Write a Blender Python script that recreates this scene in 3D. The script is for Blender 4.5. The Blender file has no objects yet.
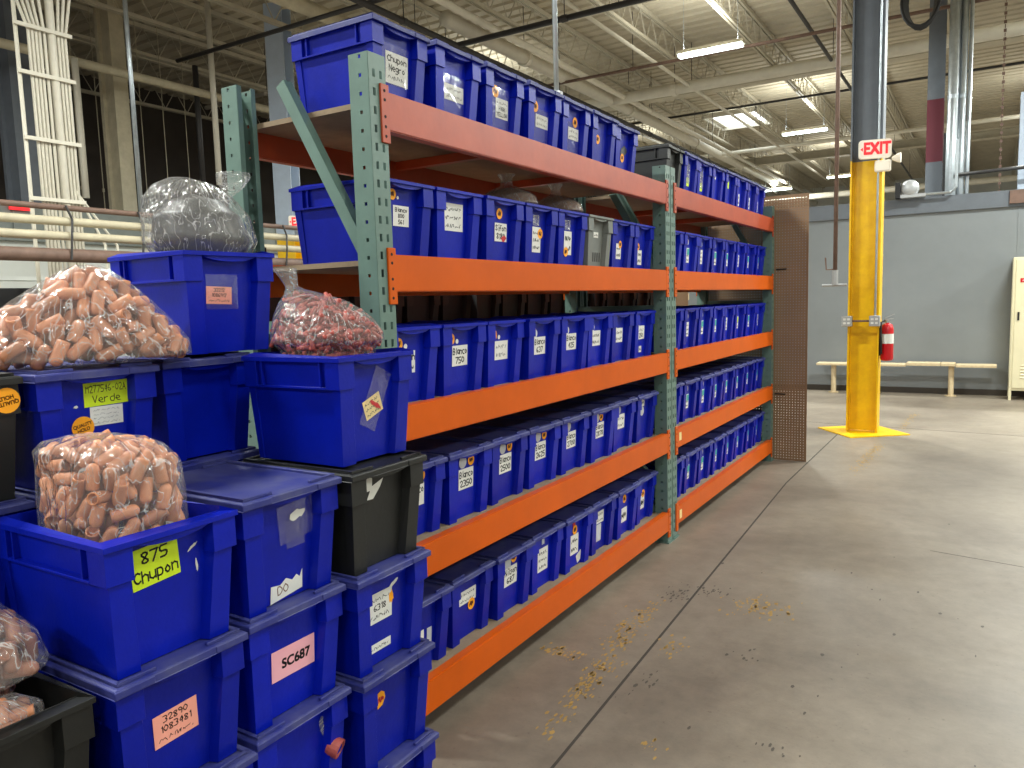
import bpy, bmesh, math, random
import numpy as np
from mathutils import Vector, Matrix

# ------------------------------------------------------------------ camera
scene = bpy.context.scene
COL = scene.collection
FPX, CAMH = 767.49, 1.63
YAW, PITCH, ROLL = (math.radians(a) for a in (31.72016575, -6.08317144, -1.67245246))
def cam_axes():
    cy, sy, cp, sp, cr, sr = math.cos(YAW), math.sin(YAW), math.cos(PITCH), math.sin(PITCH), math.cos(ROLL), math.sin(ROLL)
    f = Vector((-sy*cp, cy*cp, sp)); r = Vector((cy, sy, 0)); u = r.cross(f)
    return cr*r + sr*u, -sr*r + cr*u, f
CR, CU, CF = cam_axes()
cam_d = bpy.data.cameras.new('camera'); cam = bpy.data.objects.new('camera', cam_d); COL.objects.link(cam)
cam_d.sensor_width = 36; cam_d.lens = FPX*36/1024; cam_d.clip_end = 200; cam_d.clip_start = .05
m = Matrix.Identity(4)
for i, a in enumerate((CR, CU, -CF)):
    for k in range(3): m[k][i] = a[k]
m.translation = Vector((0, 0, CAMH)); cam.matrix_world = m
scene.camera = cam
def at(x, y, ax, val):
    """pixel of the photograph -> point on the plane ax = val"""
    d = CF + CR*((x-512)/FPX) - CU*((y-384)/FPX); o = Vector((0, 0, CAMH)); i = 'XYZ'.index(ax)
    return o + d*((val-o[i])/d[i])

# ------------------------------------------------------------------ light
w = bpy.data.worlds.new('world'); scene.world = w; w.use_nodes = True
w.node_tree.nodes['Background'].inputs[0].default_value = (1.0, .97, .92, 1)
w.node_tree.nodes['Background'].inputs[1].default_value = .38
scene.view_settings.view_transform = 'Standard'; scene.view_settings.look = 'None'
scene.view_settings.gamma = 1; scene.view_settings.use_curve_mapping = False
scene.view_settings.exposure = .42
LAMP_W = 330       # watts of every ceiling strip
rnd = random.Random(7)
PI = math.pi

# ------------------------------------------------------------------ materials
def lin(c):
    c = [v/255 for v in c]
    return tuple(v/12.92 if v <= .04045 else ((v+.055)/1.055)**2.4 for v in c) + (1,)
def mat(name, rgb, rough=.5, metal=0, var=0, vscale=6, bump=0, bscale=60, rgb2=None, spec=.5, objrand=0, emit=0):
    m = bpy.data.materials.new(name); m.use_nodes = True; nt = m.node_tree; N = nt.nodes; L = nt.links
    b = N['Principled BSDF']; c = lin(rgb)
    b.inputs['Base Color'].default_value = c; b.inputs['Roughness'].default_value = rough
    b.inputs['Metallic'].default_value = metal; b.inputs['Specular IOR Level'].default_value = spec
    tc = N.new('ShaderNodeTexCoord'); col = None
    if var or rgb2:
        n = N.new('ShaderNodeTexNoise'); n.inputs['Scale'].default_value = vscale; n.inputs['Detail'].default_value = 6
        n.inputs['Roughness'].default_value = .65
        L.new(tc.outputs['Object'], n.inputs['Vector'])
        r = N.new('ShaderNodeValToRGB'); L.new(n.outputs['Fac'], r.inputs['Fac'])
        c2 = lin(rgb2) if rgb2 else tuple(min(1, v*(1+var)) for v in c[:3]) + (1,)
        c1 = c if rgb2 else tuple(v*(1-var) for v in c[:3]) + (1,)
        r.color_ramp.elements[0].color = c1; r.color_ramp.elements[0].position = .32
        r.color_ramp.elements[1].color = c2; r.color_ramp.elements[1].position = .68
        col = r.outputs['Color']; L.new(col, b.inputs['Base Color'])
    if objrand:
        oi = N.new('ShaderNodeObjectInfo'); hs = N.new('ShaderNodeHueSaturation')
        mr = N.new('ShaderNodeMapRange'); mr.inputs['To Min'].default_value = 1-objrand; mr.inputs['To Max'].default_value = 1+objrand
        L.new(oi.outputs['Random'], mr.inputs['Value']); L.new(mr.outputs['Result'], hs.inputs['Value'])
        if col: L.new(col, hs.inputs['Color'])
        else: hs.inputs['Color'].default_value = c
        L.new(hs.outputs['Color'], b.inputs['Base Color'])
    if bump:
        n2 = N.new('ShaderNodeTexNoise'); n2.inputs['Scale'].default_value = bscale; n2.inputs['Detail'].default_value = 4
        L.new(tc.outputs['Object'], n2.inputs['Vector'])
        bp = N.new('ShaderNodeBump'); bp.inputs['Strength'].default_value = bump; bp.inputs['Distance'].default_value = .01
        L.new(n2.outputs['Fac'], bp.inputs['Height']); L.new(bp.outputs['Normal'], b.inputs['Normal'])
    if emit:
        b.inputs['Emission Color'].default_value = c; b.inputs['Emission Strength'].default_value = emit
    return m
M = {}
M['blue'] = mat('blue_plastic', (2, 24, 158), .36, spec=.25, var=.13, vscale=9, objrand=.14, bump=.06, bscale=90)
M['blue_lid'] = mat('blue_lid_dusty', (16, 30, 122), .55, rgb2=(88, 90, 126), vscale=5, objrand=.1)
M['black'] = mat('black_plastic', (22, 23, 22), .5, var=.25, bump=.05)
M['grey_tote'] = mat('grey_plastic', (112, 116, 112), .55, var=.1)
M['orange'] = mat('orange_paint', (206, 88, 2), .4, spec=.2, var=.08, vscale=3, bump=.03, bscale=25)
M['redorange'] = mat('red_orange_paint', (164, 58, 18), .42, rgb2=(182, 70, 28), vscale=5, bump=.05, bscale=25)
M['green'] = mat('green_paint', (98, 124, 115), .42, var=.1, vscale=8, bump=.04)
M['deck'] = mat('particle_board', (142, 122, 98), .75, var=.16, vscale=14, bump=.1, bscale=120)
M['peg'] = mat('hardboard', (126, 98, 70), .6, var=.08, vscale=4)
M['white_paper'] = mat('white_paper', (226, 226, 220), .7, var=.05, vscale=20)
M['pale_paper'] = mat('pale_paper', (196, 200, 206), .7, var=.06, vscale=20)
M['pink_paper'] = mat('pink_paper', (246, 178, 190), .7, var=.03)
M['salmon_paper'] = mat('salmon_paper', (250, 168, 148), .7, var=.03)
M['lime_paper'] = mat('lime_paper', (206, 232, 30), .6, var=.03)
M['orange_paper'] = mat('orange_sticker', (255, 168, 18), .6, var=.03)
M['teal_paper'] = mat('teal_paper', (64, 168, 160), .6)
M['silver_paper'] = mat('silver_sticker', (190, 192, 196), .45)
M['cream_paper'] = mat('cream_paper', (240, 214, 150), .6)
M['ink'] = mat('black_ink', (14, 14, 18), .6)
M['grey_ink'] = mat('grey_ink', (120, 122, 128), .6)
M['red_ink'] = mat('red_ink', (196, 40, 44), .6)
M['brown_ink'] = mat('brown_ink', (110, 52, 16), .6)
M['tan_cap'] = mat('tan_rubber', (206, 138, 100), .45, objrand=.22, var=.06)
M['brown_cap'] = mat('brown_rubber', (164, 108, 84), .5, objrand=.25, var=.08)
M['red_bits'] = mat('red_rubber', (150, 62, 58), .5, rgb2=(196, 98, 86), vscale=30)
M['dark_bits'] = mat('charcoal_rubber', (12, 12, 13), .4, rgb2=(44, 44, 46), vscale=18)
M['kraft'] = mat('kraft_filling', (120, 94, 76), .7, rgb2=(160, 132, 110), vscale=25, bump=.3, bscale=30)
M['galv'] = mat('galvanised_steel', (176, 184, 190), .35, metal=.75, var=.12, vscale=12)
M['grey_blue'] = mat('pale_blue_grey_paint', (180, 194, 212), .45, var=.06)
M['col_grey'] = mat('dark_grey_paint', (98, 104, 112), .5, var=.08)
M['yellow'] = mat('yellow_paint', (246, 200, 0), .4, rgb2=(222, 170, 0), vscale=5)
M['maroon'] = mat('maroon_paint', (92, 24, 40), .5)
M['white_paint'] = mat('off_white_paint', (214, 208, 192), .5, var=.05)
M['beige_pipe'] = mat('beige_pipe_paint', (186, 176, 150), .55, var=.12)
M['rust'] = mat('rusty_pipe', (112, 88, 76), .65, var=.2, vscale=10)
M['dark_pipe'] = mat('dark_conduit', (52, 50, 50), .5)
M['joist'] = mat('joist_paint', (186, 178, 158), .6, var=.08)
M['roof_deck'] = mat('roof_deck_paint', (186, 176, 154), .7, var=.1, vscale=2)
M['wall_grey'] = mat('wall_grey_paint', (126, 131, 134), .55, var=.07, vscale=1.2, bump=.05, bscale=8)
M['wall_white'] = mat('wall_white_paint', (206, 208, 202), .7, var=.06, vscale=2)
M['wall_dark'] = mat('wall_dark_brown', (62, 54, 48), .8, var=.15, vscale=1.5)
M['lintel'] = mat('lintel_grey', (124, 130, 126), .6, var=.1)
M['locker'] = mat('cream_enamel', (222, 214, 180), .4, var=.03)
M['wood'] = mat('pale_timber', (206, 186, 150), .55, var=.1, vscale=20)
M['red'] = mat('red_enamel', (196, 16, 28), .3)
M['sign_red'] = mat('exit_sign_red', (255, 30, 40), .4, emit=.5)
M['sign_white'] = mat('exit_sign_white', (240, 232, 215), .4, emit=.12)
M['lamp'] = mat('fluorescent_tube', (235, 255, 250), .4, emit=9)
M['sky_panel'] = mat('skylight_panel', (236, 246, 250), .4, emit=2.5)
M['steel_dark'] = mat('black_steel', (24, 24, 26), .55, var=.15)
M['hole'] = mat('hole_dark', (20, 14, 12), .8)
M['joint'] = mat('joint_filler', (62, 56, 50), .8)
M['floor_paint'] = mat('worn_yellow_paint', (172, 138, 76), .6, var=.12, vscale=30)
M['floor_stain'] = mat('dark_floor_stain', (82, 75, 67), .6, var=.1, vscale=30)
M['steel_box'] = mat('steel_box', (176, 178, 180), .4, metal=.4)

def floor_material():
    m = bpy.data.materials.new('concrete'); m.use_nodes = True; nt = m.node_tree; N = nt.nodes; L = nt.links; b = N['Principled BSDF']
    tc = N.new('ShaderNodeTexCoord')
    def noise(s, d=8, r=.65, dist=0):
        n = N.new('ShaderNodeTexNoise'); n.inputs['Scale'].default_value = s; n.inputs['Detail'].default_value = d
        n.inputs['Roughness'].default_value = r; n.inputs['Distortion'].default_value = dist
        L.new(tc.outputs['Object'], n.inputs['Vector']); return n.outputs['Fac']
    def ramp(f, c1, c2, p1=.3, p2=.7):
        r = N.new('ShaderNodeValToRGB'); L.new(f, r.inputs['Fac']); e = r.color_ramp.elements
        e[0].color = c1; e[1].color = c2; e[0].position = p1; e[1].position = p2; return r.outputs['Color']
    def mixc(a, bb, f, mode='MULTIPLY'):
        x = N.new('ShaderNodeMix'); x.data_type = 'RGBA'; x.blend_type = mode; x.inputs['Factor'].default_value = f
        L.new(a, x.inputs[6]); L.new(bb, x.inputs[7]); return x.outputs[2]
    base = ramp(noise(.7, 6, .6, .6), lin((110, 100, 89)), lin((146, 136, 122)))
    fine = ramp(noise(9, 10, .75), (.74, .73, .72, 1), (1.12, 1.1, 1.08, 1))
    spots = ramp(noise(38, 4, .6), (.55, .5, .46, 1), (1, 1, 1, 1), .27, .36)
    c = mixc(base, fine, .8); c = mixc(c, spots, .6)
    L.new(c, b.inputs['Base Color'])
    rr = N.new('ShaderNodeMapRange'); L.new(noise(1.6, 6, .6), rr.inputs['Value'])
    rr.inputs['To Min'].default_value = .32; rr.inputs['To Max'].default_value = .62
    L.new(rr.outputs['Result'], b.inputs['Roughness'])
    bp = N.new('ShaderNodeBump'); bp.inputs['Strength'].default_value = .06; bp.inputs['Distance'].default_value = .01
    L.new(noise(60, 4), bp.inputs['Height']); L.new(bp.outputs['Normal'], b.inputs['Normal'])
    return m
M['floor'] = floor_material()

def film_material(name, white=.16, tint=(1, 1, 1), wr=5, bmp=.7, peak=.42, flat=False):
    """thin clear plastic: see-through, glossy, milky along its creases"""
    m = bpy.data.materials.new(name); m.use_nodes = True; nt = m.node_tree; N = nt.nodes; L = nt.links
    N.remove(N['Principled BSDF']); out = N['Material Output']
    tc = N.new('ShaderNodeTexCoord')
    # creases run up the bag towards its knot: noise over (direction around the axis, height)
    sx = N.new('ShaderNodeSeparateXYZ'); L.new(tc.outputs['Object'], sx.inputs[0])
    cx = N.new('ShaderNodeCombineXYZ'); L.new(sx.outputs['X'], cx.inputs['X']); L.new(sx.outputs['Y'], cx.inputs['Y'])
    nm = N.new('ShaderNodeVectorMath'); nm.operation = 'NORMALIZE'; L.new(cx.outputs[0], nm.inputs[0])
    zs = N.new('ShaderNodeMath'); zs.operation = 'MULTIPLY'; zs.inputs[1].default_value = 3.2; L.new(sx.outputs['Z'], zs.inputs[0])
    sp = N.new('ShaderNodeSeparateXYZ'); L.new(nm.outputs[0], sp.inputs[0])
    c2 = N.new('ShaderNodeCombineXYZ'); L.new(sp.outputs['X'], c2.inputs['X']); L.new(sp.outputs['Y'], c2.inputs['Y']); L.new(zs.outputs[0], c2.inputs['Z'])
    n = N.new('ShaderNodeTexNoise'); n.inputs['Scale'].default_value = wr; n.inputs['Detail'].default_value = 2; n.inputs['Distortion'].default_value = .8
    L.new((tc.outputs['Object'] if flat else c2.outputs[0]), n.inputs['Vector'])
    bp = N.new('ShaderNodeBump'); bp.inputs['Strength'].default_value = bmp; bp.inputs['Distance'].default_value = .02
    L.new(n.outputs['Fac'], bp.inputs['Height'])
    tr = N.new('ShaderNodeBsdfTransparent'); tr.inputs[0].default_value = tuple(.95*v for v in tint) + (1,)
    gl = N.new('ShaderNodeBsdfGlossy'); gl.inputs['Roughness'].default_value = .09; L.new(bp.outputs['Normal'], gl.inputs['Normal'])
    df = N.new('ShaderNodeBsdfDiffuse'); df.inputs['Color'].default_value = (.85, .84, .83, 1); L.new(bp.outputs['Normal'], df.inputs['Normal'])
    # creases: where the noise crosses its middle value
    s = N.new('ShaderNodeMath'); s.operation = 'SUBTRACT'; s.inputs[1].default_value = .5; L.new(n.outputs['Fac'], s.inputs[0])
    ab = N.new('ShaderNodeMath'); ab.operation = 'ABSOLUTE'; L.new(s.outputs[0], ab.inputs[0])
    mr = N.new('ShaderNodeMapRange'); mr.inputs['From Min'].default_value = 0; mr.inputs['From Max'].default_value = .022
    mr.inputs['To Min'].default_value = peak; mr.inputs['To Max'].default_value = white; L.new(ab.outputs[0], mr.inputs['Value'])
    m1 = N.new('ShaderNodeMixShader'); L.new(mr.outputs['Result'], m1.inputs[0]); L.new(tr.outputs[0], m1.inputs[1]); L.new(df.outputs[0], m1.inputs[2])
    fr = N.new('ShaderNodeFresnel'); fr.inputs['IOR'].default_value = 1.5; L.new(bp.outputs['Normal'], fr.inputs['Normal'])
    ge = N.new('ShaderNodeNewGeometry'); mf = N.new('ShaderNodeMix'); mf.data_type = 'FLOAT'     # a film is two-sided: no total reflection from inside
    L.new(ge.outputs['Backfacing'], mf.inputs[0]); L.new(fr.outputs[0], mf.inputs[2]); mf.inputs[3].default_value = .04
    m2 = N.new('ShaderNodeMixShader'); L.new(mf.outputs[0], m2.inputs[0]); L.new(m1.outputs[0], m2.inputs[1]); L.new(gl.outputs[0], m2.inputs[2])
    L.new(m2.outputs[0], out.inputs['Surface'])
    return m
M['film'] = film_material('clear_plastic_film', .085, peak=.5)
M['film_milky'] = film_material('milky_plastic_film', .13, wr=6, peak=.55)
M['tape'] = film_material('clear_tape', .02, (1.04, 1.04, 1.04), wr=14, bmp=.1, peak=.06, flat=True)

# ------------------------------------------------------------------ mesh helpers
class MB:
    def __init__(s): s.v, s.f = [], []
    def add(s, v, f):
        o = len(s.v); s.v += [tuple(p) for p in v]; s.f += [tuple(i+o for i in q) for q in f]; return s
    def box(s, x0, x1, y0, y1, z0, z1):
        return s.hexa([(x0,y0,z0),(x1,y0,z0),(x1,y1,z0),(x0,y1,z0)], [(x0,y0,z1),(x1,y0,z1),(x1,y1,z1),(x0,y1,z1)])
    def hexa(s, lo, hi):
        return s.add(list(lo)+list(hi), [(3,2,1,0),(4,5,6,7),(0,1,5,4),(1,2,6,5),(2,3,7,6),(3,0,4,7)])
    def loft(s, loops, caps=True, closed=False):
        n = len(loops[0]); v = [p for l in loops for p in l]; f = []
        R = len(loops)
        for i in range(R if closed else R-1):
            j = (i+1) % R
            for k in range(n): f.append((i*n+k, i*n+(k+1) % n, j*n+(k+1) % n, j*n+k))
        if caps and not closed:
            f.append(tuple(range(n-1, -1, -1))); f.append(tuple((R-1)*n+k for k in range(n)))
        return s.add(v, f)
    def tube(s, pts, r, seg=8, caps=True):
        pts = [Vector(p) for p in pts]; rs = r if isinstance(r, (list, tuple)) else [r]*len(pts); loops = []; a = None
        for i, p in enumerate(pts):
            d = (pts[min(i+1, len(pts)-1)] - pts[max(i-1, 0)]).normalized()
            if a is None:
                a = d.orthogonal().normalized()
            else:
                a = (a - d*a.dot(d)).normalized()
            b = d.cross(a)
            loops.append([p + (a*math.cos(2*PI*k/seg) + b*math.sin(2*PI*k/seg))*rs[i] for k in range(seg)])
        return s.loft(loops, caps)
    def bar(s, p, q, w, h=None):
        """rectangular bar from p to q"""
        p, q = Vector(p), Vector(q); d = (q-p).normalized(); up = Vector((0,0,1)) if abs(d.z) < .95 else Vector((1,0,0))
        a = d.cross(up).normalized()*w/2; b = a.cross(d).normalized()*(h or w)/2
        return s.loft([[c-a-b, c+a-b, c+a+b, c-a+b] for c in (p, q)])
    def lathe(s, prof, seg=16, cx=0, cy=0, cz=0, axis='Z'):
        loops = []
        for r, z in prof:
            l = []
            for k in range(seg):
                a = 2*PI*k/seg; x, y = r*math.cos(a), r*math.sin(a)
                l.append((cx+x, cy+y, cz+z) if axis == 'Z' else (cx+z, cy+x, cz+y) if axis == 'X' else (cx+y, cy+z, cz+x))
            loops.append(l)
        return s.loft(loops)
    def disc(s, y, z, r, x, th=.0006, seg=20):
        return s.lathe([(r, 0), (r, th)], seg, x, y, z, 'X')
    def poly(s, pts2, x, th):
        """polygon in the YZ plane, thickness along X"""
        return s.loft([[(x, u, v) for u, v in pts2], [(x+th, u, v) for u, v in pts2]])
    def mesh(s, name, material=None, bevel=0, smooth=False, seg=1):
        me = bpy.data.meshes.new(name); me.from_pydata(s.v, [], s.f)
        bm = bmesh.new(); bm.from_mesh(me)
        bmesh.ops.recalc_face_normals(bm, faces=bm.faces)
        if bevel:
            bmesh.ops.remove_doubles(bm, verts=bm.verts, dist=1e-6)
            es = [e for e in bm.edges if len(e.link_faces) == 2 and e.calc_face_angle(0) > .5]
            bmesh.ops.bevel(bm, geom=es, offset=bevel, segments=seg, affect='EDGES', clamp_overlap=True)
        bm.to_mesh(me); bm.free()
        if smooth:
            for p in me.polygons: p.use_smooth = True
        if material: me.materials.append(material)
        return me
    def build(s, name, material, parent=None, **k):
        return link(name, s.mesh(name, material, **k), parent)
def link(name, me, parent=None):
    o = bpy.data.objects.new(name, me); COL.objects.link(o)
    if parent: o.parent = parent
    return o
def thing(name, label, cat, loc=(0, 0, 0), rz=0, group=None):
    o = bpy.data.objects.new(name, None); COL.objects.link(o); o.empty_display_size = .1
    o.location = loc; o.rotation_euler = (0, 0, rz); tag(o, label, cat, group); return o
def tag(o, label, cat, group=None):
    o['label'] = label; o['category'] = cat
    if group: o['group'] = group
    return o
def struct(o): o['kind'] = 'structure'; return o

# ------------------------------------------------------------------ writing
G = {  # stroke letters on a grid: x 0-4, y 0-8 with the baseline at 2
'0':'28 06 04 22 44 46 28','1':'17 28 22','2':'07 18 38 46 02 42','3':'08 38 46 25 44 32 02','4':'38 04 44 38 32','5':'48 08 05 35 44 32 02','6':'38 06 03 22 43 34 05','7':'08 48 12','8':'25 07 28 47 25 03 22 43 25','9':'45 15 07 28 46 32','-':'15 35','.':'22 23','/':'02 48',
'A':'02 28 42|14 34','B':'02 08 38 46 25 05|25 44 32 02','C':'47 28 06 04 22 43','D':'02 08 28 46 44 22 02','E':'48 08 02 42|05 35','F':'48 08 02|05 35','G':'47 28 06 04 22 43 45 25','H':'08 02|48 42|05 45','I':'28 22','J':'38 33 22 03','L':'08 02 42','M':'02 08 25 48 42','N':'02 08 42 48','O':'28 06 04 22 44 46 28','P':'02 08 38 46 25 05','R':'02 08 38 46 25 05|25 42','S':'47 28 07 25 43 22 03','T':'08 48|28 22','U':'08 03 22 43 48','V':'08 22 48','W':'08 12 26 32 48','X':'08 42|48 02','Y':'08 25 48|25 22','Z':'08 48 02 42','K':'08 02|48 05 42','Q':'28 06 04 22 44 46 28|33 51',
'a':'46 16 04 22 44 46 42','b':'08 02 32 44 36 06','c':'46 16 04 22 42','d':'48 42 12 04 16 46','e':'04 44 36 16 04 22 42','g':'46 16 04 22 44 46 40 00','h':'08 02|05 26 45 42','i':'26 22|28 28.','l':'28 22','n':'06 02|05 26 45 42','o':'26 04 22 44 26','p':'06 00|06 36 44 32 02','r':'06 02|05 26 36','s':'46 16 25 34 22 02','u':'06 03 22 43|46 42','v':'06 22 46','q':'46 16 04 22 44|46 40','f':'48 28 12|05 35','t':'28 22 42|06 46','m':'06 02|05 16 22|25 36 42','y':'06 23|46 10'}
def strokes(text, h, pen, jit=0, seed=0, adv=5.3):
    """handwritten line: list of quads in the u,v plane, baseline at v = 0, starting at u = 0"""
    r = random.Random(seed); k = h/6; u0 = 0; quads = []
    for ch in text:
        if ch == ' ': u0 += 3*k; continue
        dy = r.uniform(-jit, jit)*h
        for pl in G[ch].split('|'):
            pts = [(u0+int(p[0])*k, (int(p[1])-2)*k+dy) for p in pl.split(' ')]
            if len(pts) == 2 and pts[0] == pts[1]: pts[1] = (pts[1][0], pts[1][1]+pen)
            if len(pts) > 4:
                q = [pts[0]]
                for a, b in zip(pts, pts[1:]): q += [(a[0]*.75+b[0]*.25, a[1]*.75+b[1]*.25), (a[0]*.25+b[0]*.75, a[1]*.25+b[1]*.75)]
                pts = q + [pts[-1]]
            for a, b in zip(pts, pts[1:]):
                d = Vector((b[0]-a[0], b[1]-a[1]))
                if d.length < 1e-7: continue
                d.normalize(); n = Vector((-d.y, d.x))*pen/2; e = d*pen*.45
                A, B = Vector(a)-e, Vector(b)+e
                quads.append([A-n, B-n, B+n, A+n])
        u0 += adv*k*(.62 if ch in 'Iil1.' else 1)
    return quads, u0-(adv-4)*k
def scribble(wd, h, pen, seed):
    """marks of writing too small to read"""
    r = random.Random(seed); quads = []; u = 0
    while u < wd:
        n = r.randint(2, 4)
        a = (u, r.uniform(0, .3)*h)
        for _ in range(n*2):
            b = (a[0]+wd*r.uniform(.01, .05), r.uniform(0, 1)*h)
            d = Vector(b)-Vector(a); d.normalize(); nn = Vector((-d.y, d.x))*pen/2
            quads.append([Vector(a)-nn, Vector(b)-nn, Vector(b)+nn, Vector(a)+nn]); a = b
        u = a[0] + wd*.05
    return [q for q in quads if max(p.x for p in q) < wd], wd
def text_flat(body, size, bold=0, extrude=0):
    c = bpy.data.curves.new('text', 'FONT'); c.body = body; c.size = size; c.extrude = extrude
    c.align_x = 'CENTER'; c.align_y = 'CENTER'; c.space_line = 1.0
    o = bpy.data.objects.new('text', c); COL.objects.link(o); bpy.context.view_layer.update()
    dg = bpy.context.evaluated_depsgraph_get(); me = bpy.data.meshes.new_from_object(o.evaluated_get(dg))
    v = [tuple(p.co) for p in me.vertices]; f = [tuple(p.vertices) for p in me.polygons]
    bpy.data.objects.remove(o); bpy.data.curves.remove(c); bpy.data.meshes.remove(me)
    if bold:
        n = len(v); vv, ff = [], []
        for i, (du, dv) in enumerate(((-1, -1), (1, -1), (1, 1), (-1, 1))):
            vv += [(p[0]+du*bold, p[1]+dv*bold, p[2]+i*1e-5) for p in v]; ff += [tuple(k+i*n for k in q) for q in f]
        return vv, ff
    return v, f

# ------------------------------------------------------------------ the setting
struct(MB().box(-18, 12, -7, 44, -.2, 0).build('floor', M['floor']))
# corrugated roof deck, ribs along X
mb = MB(); y = -7; ZD = 7.15
prof = []
while y < 44:
    prof += [(y, ZD), (y+.20, ZD), (y+.23, ZD+.05), (y+.30, ZD+.05), (y+.33, ZD)]; y += .33
n = len(prof)
mb.add([(-18, a, b) for a, b in prof] + [(12, a, b) for a, b in prof], [(i, i+1, n+i+1, n+i) for i in range(n-1)])
mb.box(-18, 12, -7, 44, ZD+.06, ZD+.1)
struct(mb.build('ceiling', M['roof_deck']))
fl = bpy.data.objects['floor']
def joint(x0, y0, x1, y1, wd=.008):
    mb = MB(); mb.bar((x0, y0, .0002), (x1, y1, .0002), wd, .0012); o = mb.build('joint', M['joint'], fl)
joint(-1.12, -1, -1.43, 6.8, .012); joint(-1.43, 6.8, -1.40, 13.7, .012); joint(-5.2, 10.5, 6, 9.55, .010); joint(2.2, -1, 2.0, 13.7)
joint(-.25, 5.35, 1.6, 5.0, .004)
# worn yellow paint and dark spots left on the slab
def flakes(name, m, spots, seed, zz):
    r = random.Random(seed); mb = MB()
    for cx, cy, sx, sy, n in spots:
        for _ in range(n):
            x, y_ = cx+r.gauss(0, sx), cy+r.gauss(0, sy); s = r.uniform(.003, .013); k = r.randint(5, 7); a0 = r.random()*6
            el = r.uniform(.4, 1)
            mb.add([(x+s*el*r.uniform(.6, 1)*math.cos(a0+2*PI*i/k), y_+s*1.7*r.uniform(.6, 1)*math.sin(a0+2*PI*i/k), zz) for i in range(k)], [tuple(range(k))])
    o = mb.build(name, m, fl); o['kind'] = 'stuff'; return o
flakes('worn_paint', M['floor_paint'], [(-1.47, 3.45, .035, .16, 130), (-1.40, 2.82, .03, .13, 120), (-1.62, 3.02, .07, .03, 60), (-.97, 3.95, .09, .07, 110),
    (-1.21, 3.3, .03, .06, 30), (-1.42, 3.15, .03, .12, 50), (-1.37, 2.45, .02, .05, 20), (-1.0, 2.5, .04, .03, 12)], 3, .0011)
flakes('dark_spots', M['floor_stain'], [(-1.4, 3.95, .05, .08, 40), (-1.25, 4.05, .05, .05, 24), (-.9, 3.4, .05, .05, 12), (-.6, 2.7, .05, .03, 8), (-1.2, 2.9, .05, .08, 14),
    (-.5, 4.2, .4, .8, 22), (-.7, 2.6, .3, .5, 10)], 5, .0009)
flakes('worn_stripe', M['floor_paint'], [(-.97+.01*i, 7.7+.28*i, .03, .12, 60) for i in range(5)] + [(-.80+.01*i, 10.3+.3*i, .03, .13, 45) for i in range(4)], 8, .0012)

# grey partition wall at the far end
mb = MB(); mb.box(-9, 6, 13.75, 13.95, 0, 2.86)
wf = struct(mb.build('wall_far', M['wall_grey']))
MB().box(-9, 6, 13.70, 14.0, 2.82, 3.06).build('top_rail', M['col_grey'], wf)
for x in (-4.2, -1.72, .38, 2.8): MB().box(x-.012, x+.012, 13.742, 13.76, .05, 2.85).build('wall_seam', M['wall_grey'], wf)
MB().box(-9, 6, 13.735, 13.76, 0, .09).build('baseboard', M['joint'], wf)
MB().box(.25, 3, 13.66, 13.72, 2.86, 3.05).build('stained_plate', M['rust'], wf)
# left wall: white below, grey lintel, dark bay above and behind
wl = struct(MB().box(-12.2, -12, -7, 30, 0, 2.72).build('wall_left', M['wall_white']))
lt = struct(MB().box(-12.3, -11.9, -7, 30, 2.72, 3.28).build('trim_1', M['lintel']))
for i in range(14): MB().box(-11.9, -11.885, -5+i*1.2, -3.83+i*1.2, 2.76, 3.24).build('panel', M['lintel'], lt)
struct(MB().box(-18.2, -18, -7, 44, 0, ZD+.1).build('wall_left_back', M['wall_dark']))
struct(MB().box(-18, 12, 43.8, 44, 0, ZD+.1).build('wall_back', M['wall_white']))
struct(MB().box(12, 12.2, -7, 44, 0, ZD+.1).build('wall_right', M['wall_white']))

# bar joists along Y
def make_joist():
    t = thing('ceiling_joist', 'x', 'joist', (0, 0, 0))
    mb = MB(); mb.box(-.055, -.012, -6.5, 43.5, 7.06, 7.14); mb.box(.012, .055, -6.5, 43.5, 7.06, 7.14); mb.build('top_chord', M['joist'], t)
    mb = MB(); mb.box(-.055, -.012, -6.5, 43.5, 6.56, 6.62); mb.box(.012, .055, -6.5, 43.5, 6.56, 6.62); mb.build('bottom_chord', M['joist'], t)
    mb = MB(); y = -6.4
    while y < 43:
        mb.tube([(0, y, 6.6), (0, y+.3, 7.08), (0, y+.6, 6.6)], .012, 4); y += .6
    mb.build('web', M['joist'], t); return t
def copy_tree(o, parent=None):
    c = o.copy(); COL.objects.link(c); c.parent = parent
    for ch in o.children: copy_tree(ch, c)
    return c
j0 = make_joist()
for i in range(14):
    o = j0 if i == 0 else copy_tree(j0)
    o.location.x = -4.1 + 1.65*(i-8)
    tag(o, 'painted open-web steel bar joist running under the roof deck', 'joist', 'roof joists')
def ibeam_x(y, z0, z1, x0, x1, label):
    t = thing('roof_girder', label, 'girder', (0, y, z0)); h = z1-z0
    MB().box(x0, x1, -.15, .15, 0, .03).build('bottom_flange', M['joist'], t)
    MB().box(x0, x1, -.012, .012, .03, h-.03).build('girder_web', M['joist'], t)
    MB().box(x0, x1, -.15, .15, h-.03, h).build('top_flange', M['joist'], t)
ibeam_x(6.6, 6.28, 6.56, -17.9, 11.9, 'steel roof girder crossing the hall nearest the tall conduits')
ibeam_x(17.9, 6.28, 6.56, -17.9, 11.9, 'steel roof girder crossing above the grey partition wall')
ibeam_x(29, 6.28, 6.56, -17.9, 11.9, 'steel roof girder crossing the far end of the hall')

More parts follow.
